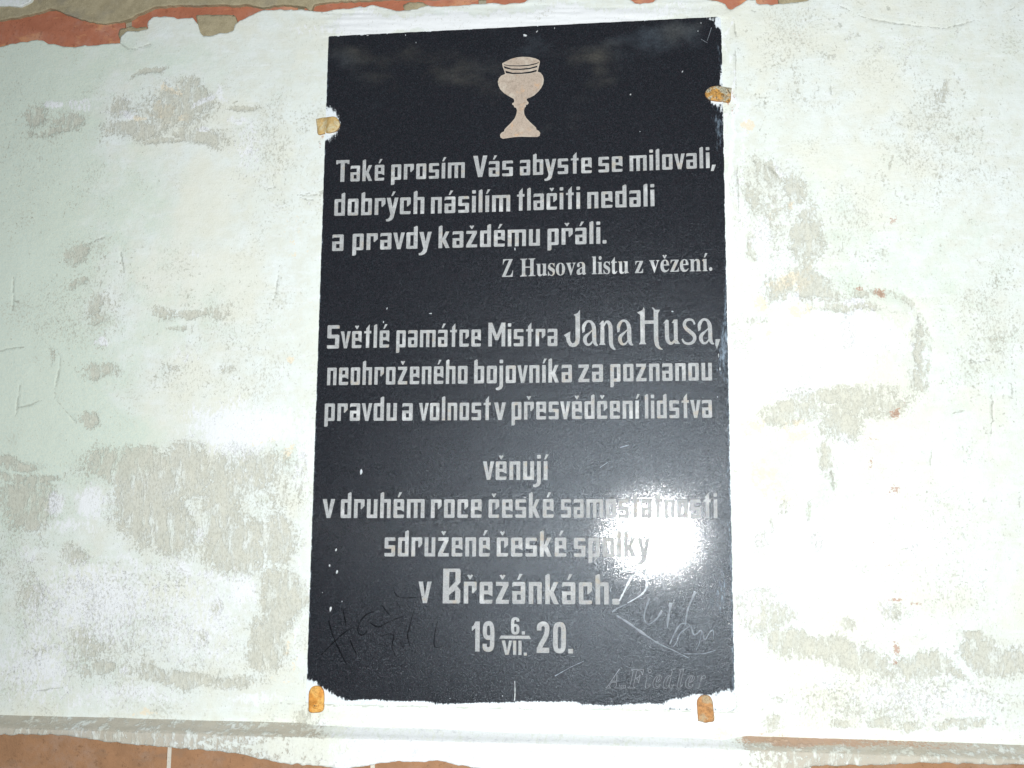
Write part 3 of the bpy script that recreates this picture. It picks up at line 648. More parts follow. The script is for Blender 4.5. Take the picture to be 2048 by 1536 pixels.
HOOK = [(38,84),(50,98),(60,94),(60,64),(43,46),(38,50)]
g('r', 58, [Rr(0,0,SV,100), [(0,82),(57,82),(60,96),(56,100),(0,100)], HOOK])
g('n', 60, [Rr(0,0,SV,100), Cc(0,82,60,100,4), Rr(39,0,60,92)])
g('m', 100, [Rr(0,0,SV,100), Cc(0,82,100,100,4), Rr(39.5,0,60.5,92), Rr(79,0,100,92)])
g('u', 60, [Rr(0,4,SV,100), Cc(0,0,60,SH,4), Rr(39,0,60,100)])
g('h', 60, [ASC(0), Cc(0,82,60,100,4), Rr(39,0,60,92)])
g('b', 60, [Cc(0,0,60,100), ASC(0)], [Rr(SV,SH,39,82)])
g('d', 60, [Cc(0,0,60,100), ASC(39)], [Rr(SV,SH,39,82)])
g('p', 60, [Cc(0,0,60,100), [(0,-32),(SV-6,-32),(SV,-26),(SV,50),(0,50)]], [Rr(SV,SH,39,82)])
g('l', SV, [ASC(0)])
g('1i', SV, [Rr(0,0,SV,100)])
g('i', SV, [Rr(0,0,SV,100), Cc(0,114,SV,134,3)])
g('k', 62, [ASC(0), [(16,44),(39,100),(60,100),(35,46)], [(18,62),(34,66),(62,0),(40,0),(19,44)]])
g('t', 44, [[(12,0),(12+SV,0),(12+SV,138),(12,114)], [(0,86),(0,98),(44,100),(44,84)]])
g('v', 62, [[(0,100),(21,100),(31,34),(42,100),(62,100),(41,0),(22,0)]])
g('y', 66, [[(0,100),(22,100),(34,42),(45,100),(66,100),(40,-20),(30,-33),(14,-40),(0,-40),(-3,-28),(10,-24),(18,-14),(22,2)]])
g('z', 60, [Rr(0,82,58,100), Rr(0,0,60,SH), [(34,84),(58,84),(26,16),(0,16)]])
g('j', SV, [[(0,100),(SV,100),(SV,-18),(12,-33),(-6,-40),(-20,-38),(-22,-27),(-10,-24),(-1,-16),(0,-6)], Cc(0,114,SV,134,3)])
g('V', 80, [[(0,138),(26,138),(40,42),(55,138),(80,138),(52,0),(28,0)]])
g('T', 84, [Rr(2,118,82,138), [(0,112),(12,112),(12,138),(0,138)], [(72,112),(84,112),(84,138),(72,138)], Rr(29,0,55,120)])
g('S', 76, [Cc(0,0,76,138,5)], [[(26,82),(26,117),(77,117),(77,78),(66,82)], [(-1,20),(50,20),(50,60),(10,60),(-1,64)]])
g('M', 106, [Rr(0,0,23,138), Rr(83,0,106,138), [(0,138),(24,138),(53,66),(82,138),(106,138),(62,36),(44,36)]])
g('B', 82, [Cc(0,0,82,160,6), Rr(0,0,20,160)], [[(29,145),(58,145),(58,100),(29,70)], [(29,15),(58,15),(58,62),(29,38)], [(84,58),(84,100),(66,80)]])
g('.', SV, [Cc(0,0,SV,SV,3)])
g(',', SV, [[(2,20),(24,20),(10,-20),(-6,-20)]])
def acute(cx): return [(cx-8,110),(cx+1,110),(cx+17,136),(cx+2,137)]
def caron(cx): return [(cx-14,130),(cx-5,133),(cx,127),(cx+5,133),(cx+14,130),(cx+2,111),(cx-2,111)]
ACC = {'á': ('a', acute), 'é': ('e', acute), 'í': ('1i', acute), 'ý': ('y', acute), 'č': ('c', caron), 'ř': ('r', caron), 'ž': ('z', caron), 'ě': ('e', caron)}
TIGHT = set('vyVT')

def layout(text, glyphs=None, gap=16):
    glyphs = glyphs or G; x = 0; pos = []; neg = []; prev = None
    for ch in text:
        base, acc = ACC.get(ch, (ch, None)) if glyphs is G else (ch, None)
        w_, ps, ns = glyphs[base]
        if prev is not None: x += gap - (7 if (base in TIGHT or prev in TIGHT) else 0) - (4 if base in '.,' else 0)
        pos += [[(px_+x, py_) for px_, py_ in p] for p in ps]; neg += [[(px_+x, py_) for px_, py_ in p] for p in ns]
        if acc: pos.append([(px_+x, py_) for px_, py_ in acc(w_/2)])
        x += w_; prev = base
    return x, pos, neg

def catmull(pts, n=6):
    out = []
    for i in range(len(pts)-1):
        p0 = pts[max(i-1, 0)]; p1 = pts[i]; p2 = pts[i+1]; p3 = pts[min(i+2, len(pts)-1)]
        for j in range(n):
            t = j/n
            out.append(tuple(0.5*((2*p1[k])+(-p0[k]+p2[k])*t+(2*p0[k]-5*p1[k]+4*p2[k]-p3[k])*t*t+(-p0[k]+3*p1[k]-3*p2[k]+p3[k])*t*t*t) for k in range(len(p1))))
    out.append(tuple(pts[-1])); return out

def stroke(pts, n=5, smooth=True):
    """pts: (x, y, width) -> one closed ribbon polygon per stretch"""
    c = catmull(pts, n) if smooth else pts; L = []; Rt = []
    for i, p in enumerate(c):
        a = c[max(i-1, 0)]; b = c[min(i+1, len(c)-1)]; dx, dy = b[0]-a[0], b[1]-a[1]; l = math.hypot(dx, dy)+1e-9
        w_ = max(p[2], 0.5)/2; L.append((p[0]-dy/l*w_, p[1]+dx/l*w_)); Rt.append((p[0]+dy/l*w_, p[1]-dx/l*w_))
    return [[L[i], Rt[i], Rt[i+1], L[i+1]] for i in range(len(c)-1)]

# condensed figures and capitals of the date line, cap height 100
D = {}
D['1'] = (34, [Rr(14,0,32,100), [(14,100),(14,78),(0,68),(0,82),(8,88),(14,100)]], [])
D['9'] = (48, stroke([(9,26,17),(10,12,17),(24,7,16),(37,14,17),(39,36,17),(39,72,17),(34,90,16),(24,94,15),(12,89,16),(9,72,17),(10,56,16),(18,47,15),(30,47,14),(38,54,12)]), [])
D['6'] = (48, stroke([(39,76,16),(36,89,17),(24,94,15),(12,88,17),(9,64,17),(9,28,17),(13,11,16),(24,7,15),(36,12,16),(39,28,17),(38,44,16),(30,53,15),(18,53,14),(10,46,12)]), [])
D['2'] = (48, stroke([(9,72,17),(10,87,17),(23,94,15),(36,88,17),(38,72,17),(32,52,17),(16,26,17),(9,12,17)]) + [Rr(0,0,46,17)], [])
D['0'] = (48, stroke([(9,50,17),(9,26,17),(13,11,16),(24,7,15),(35,11,16),(39,26,17),(39,50,17),(39,74,17),(35,89,16),(24,93,15),(13,89,16),(9,74,17),(9,50,17)]), [])
D['V'] = (58, [[(0,100),(19,100),(30,28),(41,100),(58,100),(38,0),(20,0)]], [])
D['I'] = (17, [Rr(0,0,17,100)], [])
D['.'] = (18, [Rr(0,0,18,18)], [])
# the ornate name, x-height 100
A_ = stroke([(5,58,8),(8,78,15),(22,96,10),(40,95,11),(52,76,17),(54,46,18),(55,18,17),(61,3,12),(71,-2,4)]) + stroke([(50,64,4),(34,50,7),(16,34,15),(13,18,16),(22,3,11),(36,3,8),(48,16,6),(54,24,5)]) + [[(1,50),(11,54),(14,68),(2,72)]]
J_ = {'J': (76, [[(45,126),(62,132),(73,146),(73,30),(69,8),(56,-5),(53,20),(53,118)], [(56,-5),(40,-8),(38,7),(48,10),(53,20)], [(40,-8),(25,-3),(14,14),(30,18),(38,7)], [(14,14),(10,33),(28,34),(30,18)], [(10,33),(0,42),(30,57),(28,34)]], []),
      'a': (70, A_, []),
      'n': (74, stroke([(15,92,14),(15,50,18),(14,6,18)]) + [[(0,84),(14,99),(22,99),(20,84)], [(0,0),(28,0),(24,8),(4,8)]] + stroke([(20,74,5),(30,92,9),(42,92,14),(51,72,18),(52,30,18),(54,2,17),(61,-12,12),(72,-20,4)]), []),
      'H': (112, [[(12,0),(34,0),(33,20),(34,140),(30,152),(24,140),(0,130),(13,120),(14,20)], [(6,0),(40,0),(33,9),(13,9)], [(74,148),(82,140),(102,140),(94,126),(93,20),(96,2),(76,4),(74,20)], [(66,150),(74,148),(76,120),(74,138)], Rr(30,83,78,97)] + stroke([(84,14,19),(88,-4,16),(98,-16,10),(112,-22,3)]), []),
      'u': (74, stroke([(14,94,17),(14,50,18),(16,18,17),(26,4,13),(38,4,10),(50,18,7),(54,24,6)]) + [[(-2,84),(12,99),(22,97),(20,84)], [(45,99),(62,99),(62,14),(72,0),(50,0),(45,8)], [(36,86),(46,99),(50,99),(48,84)]], []),
      's': (66, stroke([(58,78,7),(52,92,9),(38,98,10),(20,94,12),(12,78,14),(20,62,15),(38,48,16),(54,34,16),(57,18,14),(46,4,12),(28,0,10),(10,6,9),(2,20,7)]), []),
      ',': (24, [[(2,18),(26,18),(8,-26),(0,-6)]], [])}

def font_polys(ch):
    c = bpy.data.curves.new("t", 'FONT'); c.body = ch; c.resolution_u = 3; o = bpy.data.objects.new("t", c); COL.objects.link(o)
    ev = o.evaluated_get(bpy.context.evaluated_depsgraph_get()); me = ev.to_mesh()
    ps = [[(me.vertices[i].co.x, me.vertices[i].co.y) for i in p.vertices] for p in me.polygons]
    ev.to_mesh_clear(); bpy.data.objects.remove(o); bpy.data.curves.remove(c); return ps
def serif_layout(text, cap=0x1D400, low_=0x1D41A, gap=0.045):
    x = 0; pos = []
    for ch in text:
        base = {'ě': 'e', 'í': '!'}.get(ch, ch)
        if base == '!':
            ps = [Rr(0.06,0,0.20,0.40), [(0.0,0),(0.26,0),(0.22,0.03),(0.04,0.03)], [(0.0,0.40),(0.06,0.37),(0.20,0.46),(0.05,0.46)], [(0.06,0.36),(0.20,0.36),(0.20,0.461),(0.06,0.461)]]
        elif base == '.':
            r = 0.075; ps = [[(r+r*math.cos(k*math.pi/5), r+r*math.sin(k*math.pi/5)) for k in range(10)]]
        else:
            cp = cap+ord(base)-65 if base.isupper() else low_+ord(base)-97
            ps = font_polys(chr(cp))
        xs_ = [p[0] for q in ps for p in q]; x0, x1 = min(xs_), max(xs_); 
        q2 = [[(p[0]-x0+x, p[1]) for p in q] for q in ps]; w_ = x1-x0; pos += q2; cx = x+w_/2
        if ch == 'ě': pos.append([(cx-0.10,0.64),(cx-0.03,0.66),(cx,0.60),(cx+0.03,0.66),(cx+0.10,0.64),(cx+0.02,0.52),(cx-0.02,0.52)])
        if ch == 'í': pos.append([(cx-0.05,0.52),(cx+0.01,0.52),(cx+0.12,0.68),(cx+0.02,0.69)])
        x += w_+gap
    return x-gap, [[(a*100/0.46, b*100/0.46) for a, b in q] for q in pos], []

YS = -0.0065                                   # front face of the slab
POS = []; NEG = []; OWN = []                   # polygons in (x, z), line number of each
def place(lay, left, right, xh, line, units=100.0, width=None):
    w_, pos, neg = lay; w_ = width or w_*1.0
    if lay is not None and abs(w_) < 1e-6: w_ = 1
    a = P(*left, YS); b = P(*right, YS); top = P(left[0], left[1]-xh, YS); s = (top[2]-a[2])/units
    wid = lay[0]*100/0.46/100*1.0 if units == 'x' else lay[0]
    ex = (b[0]-a[0])/w_; ez_ = (b[2]-a[2])/w_
    f = lambda p: (a[0]+p[0]*ex, a[2]+p[0]*ez_+p[1]*s)
    for q in pos: POS.append([f(p) for p in q]); OWN.append(line)
    for q in neg: NEG.append([f(p) for p in q])
def sw(text): 
    w_, p, n = serif_layout(text); return (w_*100/0.46, p, n)
L = layout
for args in [
    (L('Také'), (671.3,364), (768.1,361), 31.5, 1), (L('prosím'), (782,360), (929.3,355.5), 31, 1), (L('Vás'), (946,354.5), (1025.7,352), 31, 1),
    (L('abyste'), (1039.8,351), (1183.4,346), 31, 1), (L('se'), (1197,345), (1245,343.2), 31, 1), (L('milovali,'), (1259.3,342.4), (1431,335.4), 31, 1),
    (L('dobrých'), (668.2,431.8), (848.3,427.5), 33.5, 2), (L('násilím'), (861.6,427.3), (1020.3,422.7), 33, 2), (L('tlačiti'), (1033.7,421.5), (1160.2,417.6), 33, 2), (L('nedali'), (1174.6,417.2), (1309,412.3), 33, 2),
    (L('a'), (664,502.2), (686.7,501.7), 33, 3), (L('pravdy'), (704.5,500.6), (863,496.6), 33, 3), (L('každému'), (876.8,496.4), (1079.8,491.2), 33, 3), (L('přáli.'), (1095,490.4), (1213,487), 33, 3),
    (sw('Z'), (1004,553.8), (1026,553.4), 24, 4), (sw('Husova'), (1040.2,553), (1172.5,548.6), 24, 4), (sw('listu'), (1183.8,548.4), (1257.6,546.6), 24, 4), (sw('z'), (1270,546.2), (1286.4,545.8), 24, 4), (sw('vězení.'), (1298.7,544.6), (1424.8,541.8), 24, 4),
    (L('Světlé'), (653.8,697.4), (778,694.9), 34, 5), (L('památce'), (792.3,694.8), (961.5,693), 34, 5), (L('Mistra'), (976.4,692.9), (1114.7,692.2), 34.5, 5),
    (L('Jana', J_, 6), (1127.4,690.6), (1265.9,688.9), 48.5, 5), (L('Husa', J_, 6), (1275,688.6), (1427.9,686.8), 49, 5), (L(',', J_), (1430.5,686.5), (1440,686.3), 45, 5),
    (L('neohroženého'), (653.8,770.5), (934.8,767.2), 35, 6), (L('bojovníka'), (948,767), (1143.8,764.6), 35, 6), (L('za'), (1157,764.3), (1206,763.6), 35, 6), (L('poznanou'), (1220.7,763.2), (1424.2,760.8), 35, 6),
    (L('pravdu'), (648.7,842), (793.3,841.3), 35, 7), (L('a'), (804.2,841.3), (825,841.2), 35, 7), (L('volnost'), (837.4,841), (981,840.2), 35, 7), (L('v'), (988,840), (1011.7,839.7), 35, 7), (L('přesvědčení'), (1023,839.4), (1278,837.2), 35.5, 7), (L('lidstva'), (1290,837), (1424.2,835.4), 35.5, 7),
    (L('věnují'), (965.6,959.8), (1095,959.6), 37, 8),
    (L('v'), (644.2,1036), (669.2,1036), 38, 9), (L('druhém'), (681,1036), (848.7,1036), 37.5, 9), (L('roce'), (861.6,1035.8), (963,1035.7), 37, 9), (L('české'), (976.9,1035.7), (1107,1035.5), 37, 9), (L('samostatnosti'), (1122,1035.3), (1435,1036.2), 37, 9),
    (L('sdružené'), (768.7,1112.8), (979.3,1113), 38, 10), (L('české'), (993.3,1113), (1132.5,1113.4), 38, 10), (L('spolky'), (1148,1113.6), (1300.7,1114), 38, 10),
    (L('v'), (836.4,1206), (862.4,1206.3), 43, 11), (L('Břežánkách'), (885.4,1206.7), (1217.5,1209), 43.5, 11), (L('.'), (1224.5,1209), (1239,1209.3), 56, 11),
    (L('19', D, 10), (943.3,1302.8), (988.6,1303.4), 60, 12), (L('6', D), (1021.9,1268.8), (1039,1269.2), 34, 12), (L('.', D), (1043.5,1269.2), (1049.8,1269.4), 36, 12),
    (L('VII', D, 12), (1003,1309.4), (1043,1310), 28.5, 12), (L('.', D), (1047.5,1311), (1053.5,1311.2), 32, 12), (L('20', D, 12), (1073.4,1305.6), (1132,1306.6), 62, 12), (L('.', D), (1136.6,1306.8), (1146,1307), 50, 12),
]:
    place(*args)
a_, b_, c_, d_ = P(998.4,1277.3,YS), P(1061.7,1278,YS), P(1058.5,1271.5,YS), P(1002,1271,YS)
POS.append([(p[0], p[2]) for p in (a_, b_, c_, d_)]); OWN.append(12)
# chalice
CHA = [(340,290),(345,278),(400,250),(470,215),(560,190),(650,180),(760,185),(850,205),(905,230),(920,250),(915,290),(900,350),(888,410),(930,425),(965,470),(980,530),(970,600),(940,660),(890,720),(830,775),(770,805),(725,822),(715,845),
       (728,862),(742,875),(746,895),(730,915),(705,918),(705,945),(685,965),(675,1010),(680,1060),(710,1120),(770,1185),(830,1240),(862,1270),(865,1295),(905,1320),(925,1350),(915,1395),(880,1412),(780,1412),(640,1408),(520,1415),(420,1430),(350,1440),
       (315,1420),(308,1380),(325,1350),(370,1325),(375,1300),(390,1280),(470,1200),(530,1130),(560,1060),(568,1000),(555,965),(525,955),(520,930),(495,915),(497,890),(525,880),(525,845),(515,825),(440,785),(370,740),(310,680),(280,610),(275,560),
       (290,510),(325,470),(385,445),(375,400),(350,340)]
CUT = [[(365,296),(460,312),(600,314),(750,303),(860,278),(905,260),(900,275),(850,297),(740,320),(600,328),(460,324),(368,306)],
       [(362,323),(480,360),(620,364),(760,350),(882,317),(878,341),(760,371),(620,383),(480,379),(376,357)],
       [(388,394),(500,424),(640,424),(780,404),(872,379),(868,406),(780,431),(640,443),(500,446),(398,431)]]
def chp(p): q = P(960+p[0]/7.68, 90+p[1]/7.68, YS); return (q[0], q[2])
POS.append([chp(p) for p in CHA]); OWN.append(0)
for c in CUT: NEG.append([chp(p) for p in c])

# ------------------------------------------------------------------ the slab with its incised lettering
slab_px = [(657,74),(659,72.5),(1436,33.5),(1441.5,36),(1443,60),(1470.5,1418),(1467,1421),(640,1407.5),(612,1404.5)]
outl = []
for (u, v) in frac(slab_px, 0.3, 9, 31): q = P(u, v, YS); outl.append((q[0], q[2]))
verts = []; edges = []
def area(p): return sum(p[i][0]*p[(i+1) % len(p)][1]-p[(i+1) % len(p)][0]*p[i][1] for i in range(len(p)))/2
for poly in [outl]+POS+NEG:
    b = len(verts); n = len(poly); verts.extend(Vector(p) for p in poly); edges += [(b+i, b+(i+1) % n) for i in range(n)]
ox0, ox1 = min(p[0] for p in outl), max(p[0] for p in outl); oz0, oz1 = min(p[1] for p in outl), max(p[1] for p in outl)
rnd = random.Random(4); gs = 0.0034
zz = oz0+0.004
gridp = []
while zz < oz1-0.003:
    xx = ox0+0.004
    while xx < ox1-0.003: gridp.append((xx+rnd.uniform(-.0008, .0008), zz+rnd.uniform(-.0008, .0008))); xx += gs
    zz += gs
ga = np.array(gridp); ins = sdf_poly(ga[:, 0], ga[:, 1], outl) > 0.0006
verts.extend(Vector(p) for p in ga[ins].tolist())
ov, oe, of, _, _, _ = delaunay_2d_cdt(verts, edges, [], 0, 1e-7)
V2 = np.array([(v.x, v.y) for v in ov]); T = np.array(of)
CT = V2[T].mean(1); T = T[sdf_poly(CT[:, 0], CT[:, 1], outl) > 0]; CT = V2[T].mean(1)
order = np.argsort(CT[:, 1]); zs_ = CT[order, 1]
def inside_ids(poly):
    p = np.array(poly); k0, k1 = np.searchsorted(zs_, [p[:, 1].min(), p[:, 1].max()]); ids = order[k0:k1]
    ids = ids[(CT[ids, 0] > p[:, 0].min()) & (CT[ids, 0] < p[:, 0].max())]
    if len(ids) == 0: return ids
    return ids[sdf_poly(CT[ids, 0], CT[ids, 1], poly) > 0]
KD = np.full(len(T), -1)
for poly, ow in zip(POS, OWN): KD[inside_ids(poly)] = ow
for poly in NEG: KD[inside_ids(poly)] = -1
plaque = thing("memorial_plaque", (0, 0.0, float(oz0)), "tall black stone plaque with silver Czech inscription and chalice, whitewash smeared on its edges", "plaque")

SW = [(658,245,21,32,0,1.2),(650,262,20,20,0,1.1),(1436,196,20,18,0,1.1),(1428,205,16,8,20,.8),(1441,160,6,22,0,.85),(1443,215,8,22,0,.7),(1440,44,12,14,30,1.1),(1428,38,20,5,0,.8),(618,1385,26,26,0,1.2),(640,1392,34,18,20,1.2),(660,1400,40,12,8,1.1),
      (720,1405,80,7,1,1.1),(820,1408,100,7,1,1.05),(950,1412,120,6,1,1.15),(1080,1413,120,8,0,1.2),(1200,1415,90,8,1,1.0),(1290,1416,60,9,0,1.05),(1360,1408,40,14,-6,1.1),(1420,1408,60,18,-6,1.1),(1450,1405,30,26,0,1.1),
      (1390,1400,24,14,0,1),(1050,71,4,3,0,1.2)]
SB = [(1446,700,8,60,2,1.0),(1440,730,14,40,0,.6),(1436,260,10,60,0,.7),(1425,230,7,50,0,.5),(1450,600,4,120,0,.8),(1456,900,4,120,0,.6),(1440,120,6,60,0,.6),(1440,1190,30,70,0,.55),(1460,1100,6,160,0,.55),(1380,710,60,40,0,.35),(1300,1300,120,40,25,.3)]
SD_ = [(1040,120,420,80,-3,.55),(760,170,110,60,-30,.5),(1180,190,90,60,-40,.5),(1330,75,90,34,-4,1.0),(1250,80,80,26,0,.8),(700,110,60,40,0,.85),(800,120,120,40,0,.55),(900,100,120,40,0,.5),(1180,110,60,40,0,.7),(1200,150,30,30,0,.6),(1040,80,60,14,0,.6),(1100,250,26,26,0,.45),(1140,230,40,50,0,.35),
       (860,180,80,40,0,.3),(1400,100,40,40,0,.5),(1250,1330,160,60,20,.45),(1400,1240,60,80,0,.5),(1200,1380,120,30,-30,.4),(1340,1200,120,100,0,.35),(720,690,40,10,0,.3)]
def slab_attr(x, z):
    u, v = proj(x, x*0+YS, z)
    wsh = blobs(u, v, SW, 6)*0.85
    d = sdf_poly(u, v, [(657,74),(1442,34),(1470,1421),(613,1405)])
    dl = u-(657-(v-74)*0.0331); dr = (1442+(v-34)*0.0202)-u
    wsh = np.maximum(wsh, 0.50*np.exp(-(np.clip(dl, 0, 99)/1.0)**2)); wsh = np.maximum(wsh, (0.56+0.18*fbm(u*0, v/16, 3, 5))*np.exp(-(np.clip(dr, 0, 99)/2.2)**2))
    dt = v-(74-(u-657)*0.051); wsh = np.maximum(wsh, (0.25+0.6*fbm(u/14, v*0, 3, 15))*np.exp(-(np.clip(dt, 0, 99)/2.5)**2))
    bl = blobs(u, v, SB, 8)*0.8; bl = np.maximum(bl, 0.55*np.exp(-(np.clip(dr, 0, 99)/7.0)**2)*sstep(200, 700, v)); bl = np.maximum(bl, 0.5*np.exp(-(np.clip(dl, 0, 99)/4.0)**2))
    return np.stack([wsh, blobs(u, v, SD_)*0.8+0.05, bl], 1)

def sub_mesh(name, sel, depth_fn, extra=None):
    t = T[sel]; us = np.unique(t); mp = np.full(len(V2), -1); mp[us] = np.arange(len(us))
    co = np.stack([V2[us, 0], depth_fn(V2[us]), V2[us, 1]], 1); return us, mp, co, t
def border(sel_a, own=None):
    t = T[sel_a]; e = np.concatenate([t[:, [0, 1]], t[:, [1, 2]], t[:, [2, 0]]]); k_ = np.sort(e, 1); kk = k_[:, 0].astype(np.int64)*len(V2)+k_[:, 1]
    _, inv, ct = np.unique(kk, return_inverse=True, return_counts=True); return e[ct[inv.ravel()] == 1]
ar = np.sign((V2[T[:, 1], 0]-V2[T[:, 0], 0])*(V2[T[:, 2], 1]-V2[T[:, 0], 1])-(V2[T[:, 2], 0]-V2[T[:, 0], 0])*(V2[T[:, 1], 1]-V2[T[:, 0], 1]))
T[ar < 0] = T[ar < 0][:, ::-1]                # seen from -y with x right, z up: counter-clockwise faces the viewer
DEP, FILL = 0.0012, 0.0003
sel = KD < 0
us, mp, co, t = sub_mesh("slab", sel, lambda p: p[:, 0]*0+YS)
fs_, mf, cof, tf = sub_mesh("slab", ~sel, lambda p: p[:, 0]*0+YS+DEP)      # floors of the cut letters
allv = border(sel | ~sel); bv = np.unique(allv); mb = np.full(len(V2), -1); mb[bv] = len(co)+len(cof)+np.arange(len(bv))
back = np.stack([V2[bv, 0], np.full(len(bv), 0.022), V2[bv, 1]], 1)
quads = np.stack([mp[allv[:, 0]], mb[allv[:, 0]], mb[allv[:, 1]], mp[allv[:, 1]]], 1)
be = border(~sel); mf2 = mf+len(co)
quads2 = np.stack([mf2[be[:, 1]], mf2[be[:, 0]], mp[be[:, 0]], mp[be[:, 1]]], 1)
quads = np.concatenate([quads, quads2]); assert quads.min() >= 0
me = mesh_np("slab", np.concatenate([co, cof, back]), quads, np.concatenate([mp[t], mf2[tf]]), smooth=False)
add_attr(me, "wear_a", np.concatenate([slab_attr(co[:, 0], co[:, 2]), np.zeros((len(cof), 3)), np.tile([[0.9, 0, 0]], (len(bv), 1))]))
under(link("slab", me, M_SL), plaque)
def carve(name, sel, mat, label=None):
    us, mp, co, t = sub_mesh(name, sel, lambda p: p[:, 0]*0+YS+FILL)
    me = mesh_np(name, co, np.zeros((0, 4), int), mp[t], smooth=False)
    if name == "chalice_emblem":
        r_ = np.zeros((len(co), 3)); r_[mp[np.unique(border(sel))]] = 1; add_attr(me, "rim", r_)
    o = under(link(name, me, mat), plaque)
    if label: o["label"] = label
    return o
LBL = {1: "first line, silver block letters reading Také prosím Vás abyste se milovali", 2: "second line, reading dobrých násilím tlačiti nedali", 3: "third line, reading a pravdy každému přáli",
       4: "small serif line reading Z Husova listu z vězení", 5: "line reading Světlé památce Mistra Jana Husa, the name in ornate letters", 6: "line reading neohroženého bojovníka za poznanou",
       7: "line reading pravdu a volnost v přesvědčení lidstva", 8: "short centred line reading věnují", 9: "line reading v druhém roce české samostatnosti, dulled by the glare",
       10: "line reading sdružené české spolky, running into the glare", 11: "larger line reading v Břežánkách", 12: "date line reading 19 6. VII. 20."}
for ln in range(1, 13): carve("inscription_line", KD == ln, M_LE, LBL[ln])
carve("chalice_emblem", KD == 0, M_CH, "pale brownish chalice with three dark bands round its rim")

# scratches, graffiti and the carver's mark
def ribbon_obj(name, polys_px, mat, y, label, wfn=None):
    vs = []; fs = []
    for pts in polys_px:
        c = catmull([(p[0], p[1], p[2] if len(p) > 2 else 1.6) for p in pts], 6)
        rr = random.Random(len(pts)*7+int(pts[0][0])); prev = None
        for i, p in enumerate(c):
            a = c[max(i-1, 0)]; b = c[min(i+1, len(c)-1)]; dx, dy = b[0]-a[0], b[1]-a[1]; l = math.hypot(dx, dy)+1e-9
            w_ = max(0.3, p[2]*(0.75 if mat is M_SD else 1)*(0.5+0.8*rr.random()))/2
            q1 = P(p[0]-dy/l*w_, p[1]+dx/l*w_, y); q2 = P(p[0]+dy/l*w_, p[1]-dx/l*w_, y); qm = P(p[0], p[1], y-0.00025)
            n0 = len(vs); vs += [tuple(q1), tuple(qm), tuple(q2)]
            if prev is not None: fs += [(prev, n0, n0+1, prev+1), (prev+1, n0+1, n0+2, prev+2)]
            prev = n0
    me = bpy.data.meshes.new(name); me.from_pydata(vs, [], fs); me.update()
    o = under(link(name, me, mat), plaque)
    if label: o["label"] = label
    return o
def zD(pts): return [(1030+p[0]/4.267, 1120+p[1]/4.267, *(p[2:])) for p in pts]
def zC(pts): return [(600+p[0]/4.267, 1120+p[1]/4.267, *(p[2:])) for p in pts]
for st in [zD(x) for x in [
    [(1005,125,4),(960,210,5),(920,290,4),(890,350,3)],[(905,100,4),(1010,88,5.5),(1085,120,5.5),(1125,200,5),(1090,285,3.5),(960,368,2)]]]: ribbon_obj("scratched_stroke", [st], M_SC2, YS-0.0003, "bright stroke of a scrawled capital letter under the glare")
for st in [zD(x) for x in [
    [(830,445,4),(880,410,3),(955,375,2)],[(1150,325,4),(1110,430,3),(1105,510,3),(1140,548,3),(1210,500,3),(1255,432,6)],[(1330,365,7),(1312,470,4),(1300,580,2)],[(1540,270,6),(1475,420,4),(1452,560,2)],
    [(1320,720,2),(1365,620,3),(1420,545,3),(1490,560,2),(1410,625,2),(1380,700,2),(1350,740,2)],[(1500,560,2),(1530,640,3),(1590,600,2),(1575,700,2),(1545,770,3)],[(1600,610,2),(1620,680,2),(1660,620,2),(1690,600,2),(1695,675,2)],
    [(870,475,3),(980,545,4),(1120,645,5),(1230,715,3),(1350,770,2),(1480,835,1.2)],[(1440,800,1.4),(1600,800,1.4),(1715,770,1.4)]]]: ribbon_obj("scratched_stroke", [st], M_SC, YS-0.0003, None)
for st in [zC(x) for x in [
    [(245,520,3),(270,610,3),(300,690,3),(350,800,3),(400,895,2)],[(180,810,2),(300,690,3),(380,620,3),(455,575,2)],[(368,425,2),(380,490,3),(390,560,2)],[(420,660,2),(450,740,3),(490,810,2)],
    [(630,438,3),(560,470,3),(505,540,3),(495,610,3),(530,642,3),(580,600,2)],[(700,385,3),(740,440,3),(785,490,2)],[(600,535,2),(670,572,3),(760,525,2),(880,480,2)],[(800,230,2),(815,290,3),(880,322,3),(1050,314,2)],
    [(820,350,2),(860,410,2)],[(690,650,2),(760,630,3),(800,650,3),(785,740,3),(820,830,2)],[(970,435,2),(935,570,3),(918,650,3),(940,735,2)],[(1172,525,2),(1150,640,3),(1150,740,3),(1220,730,2)],[(855,700,2),(885,755,2)]]]: ribbon_obj("scratched_stroke", [st], M_SD, YS-0.0002, "black stroke of the name scribbled at the lower left")
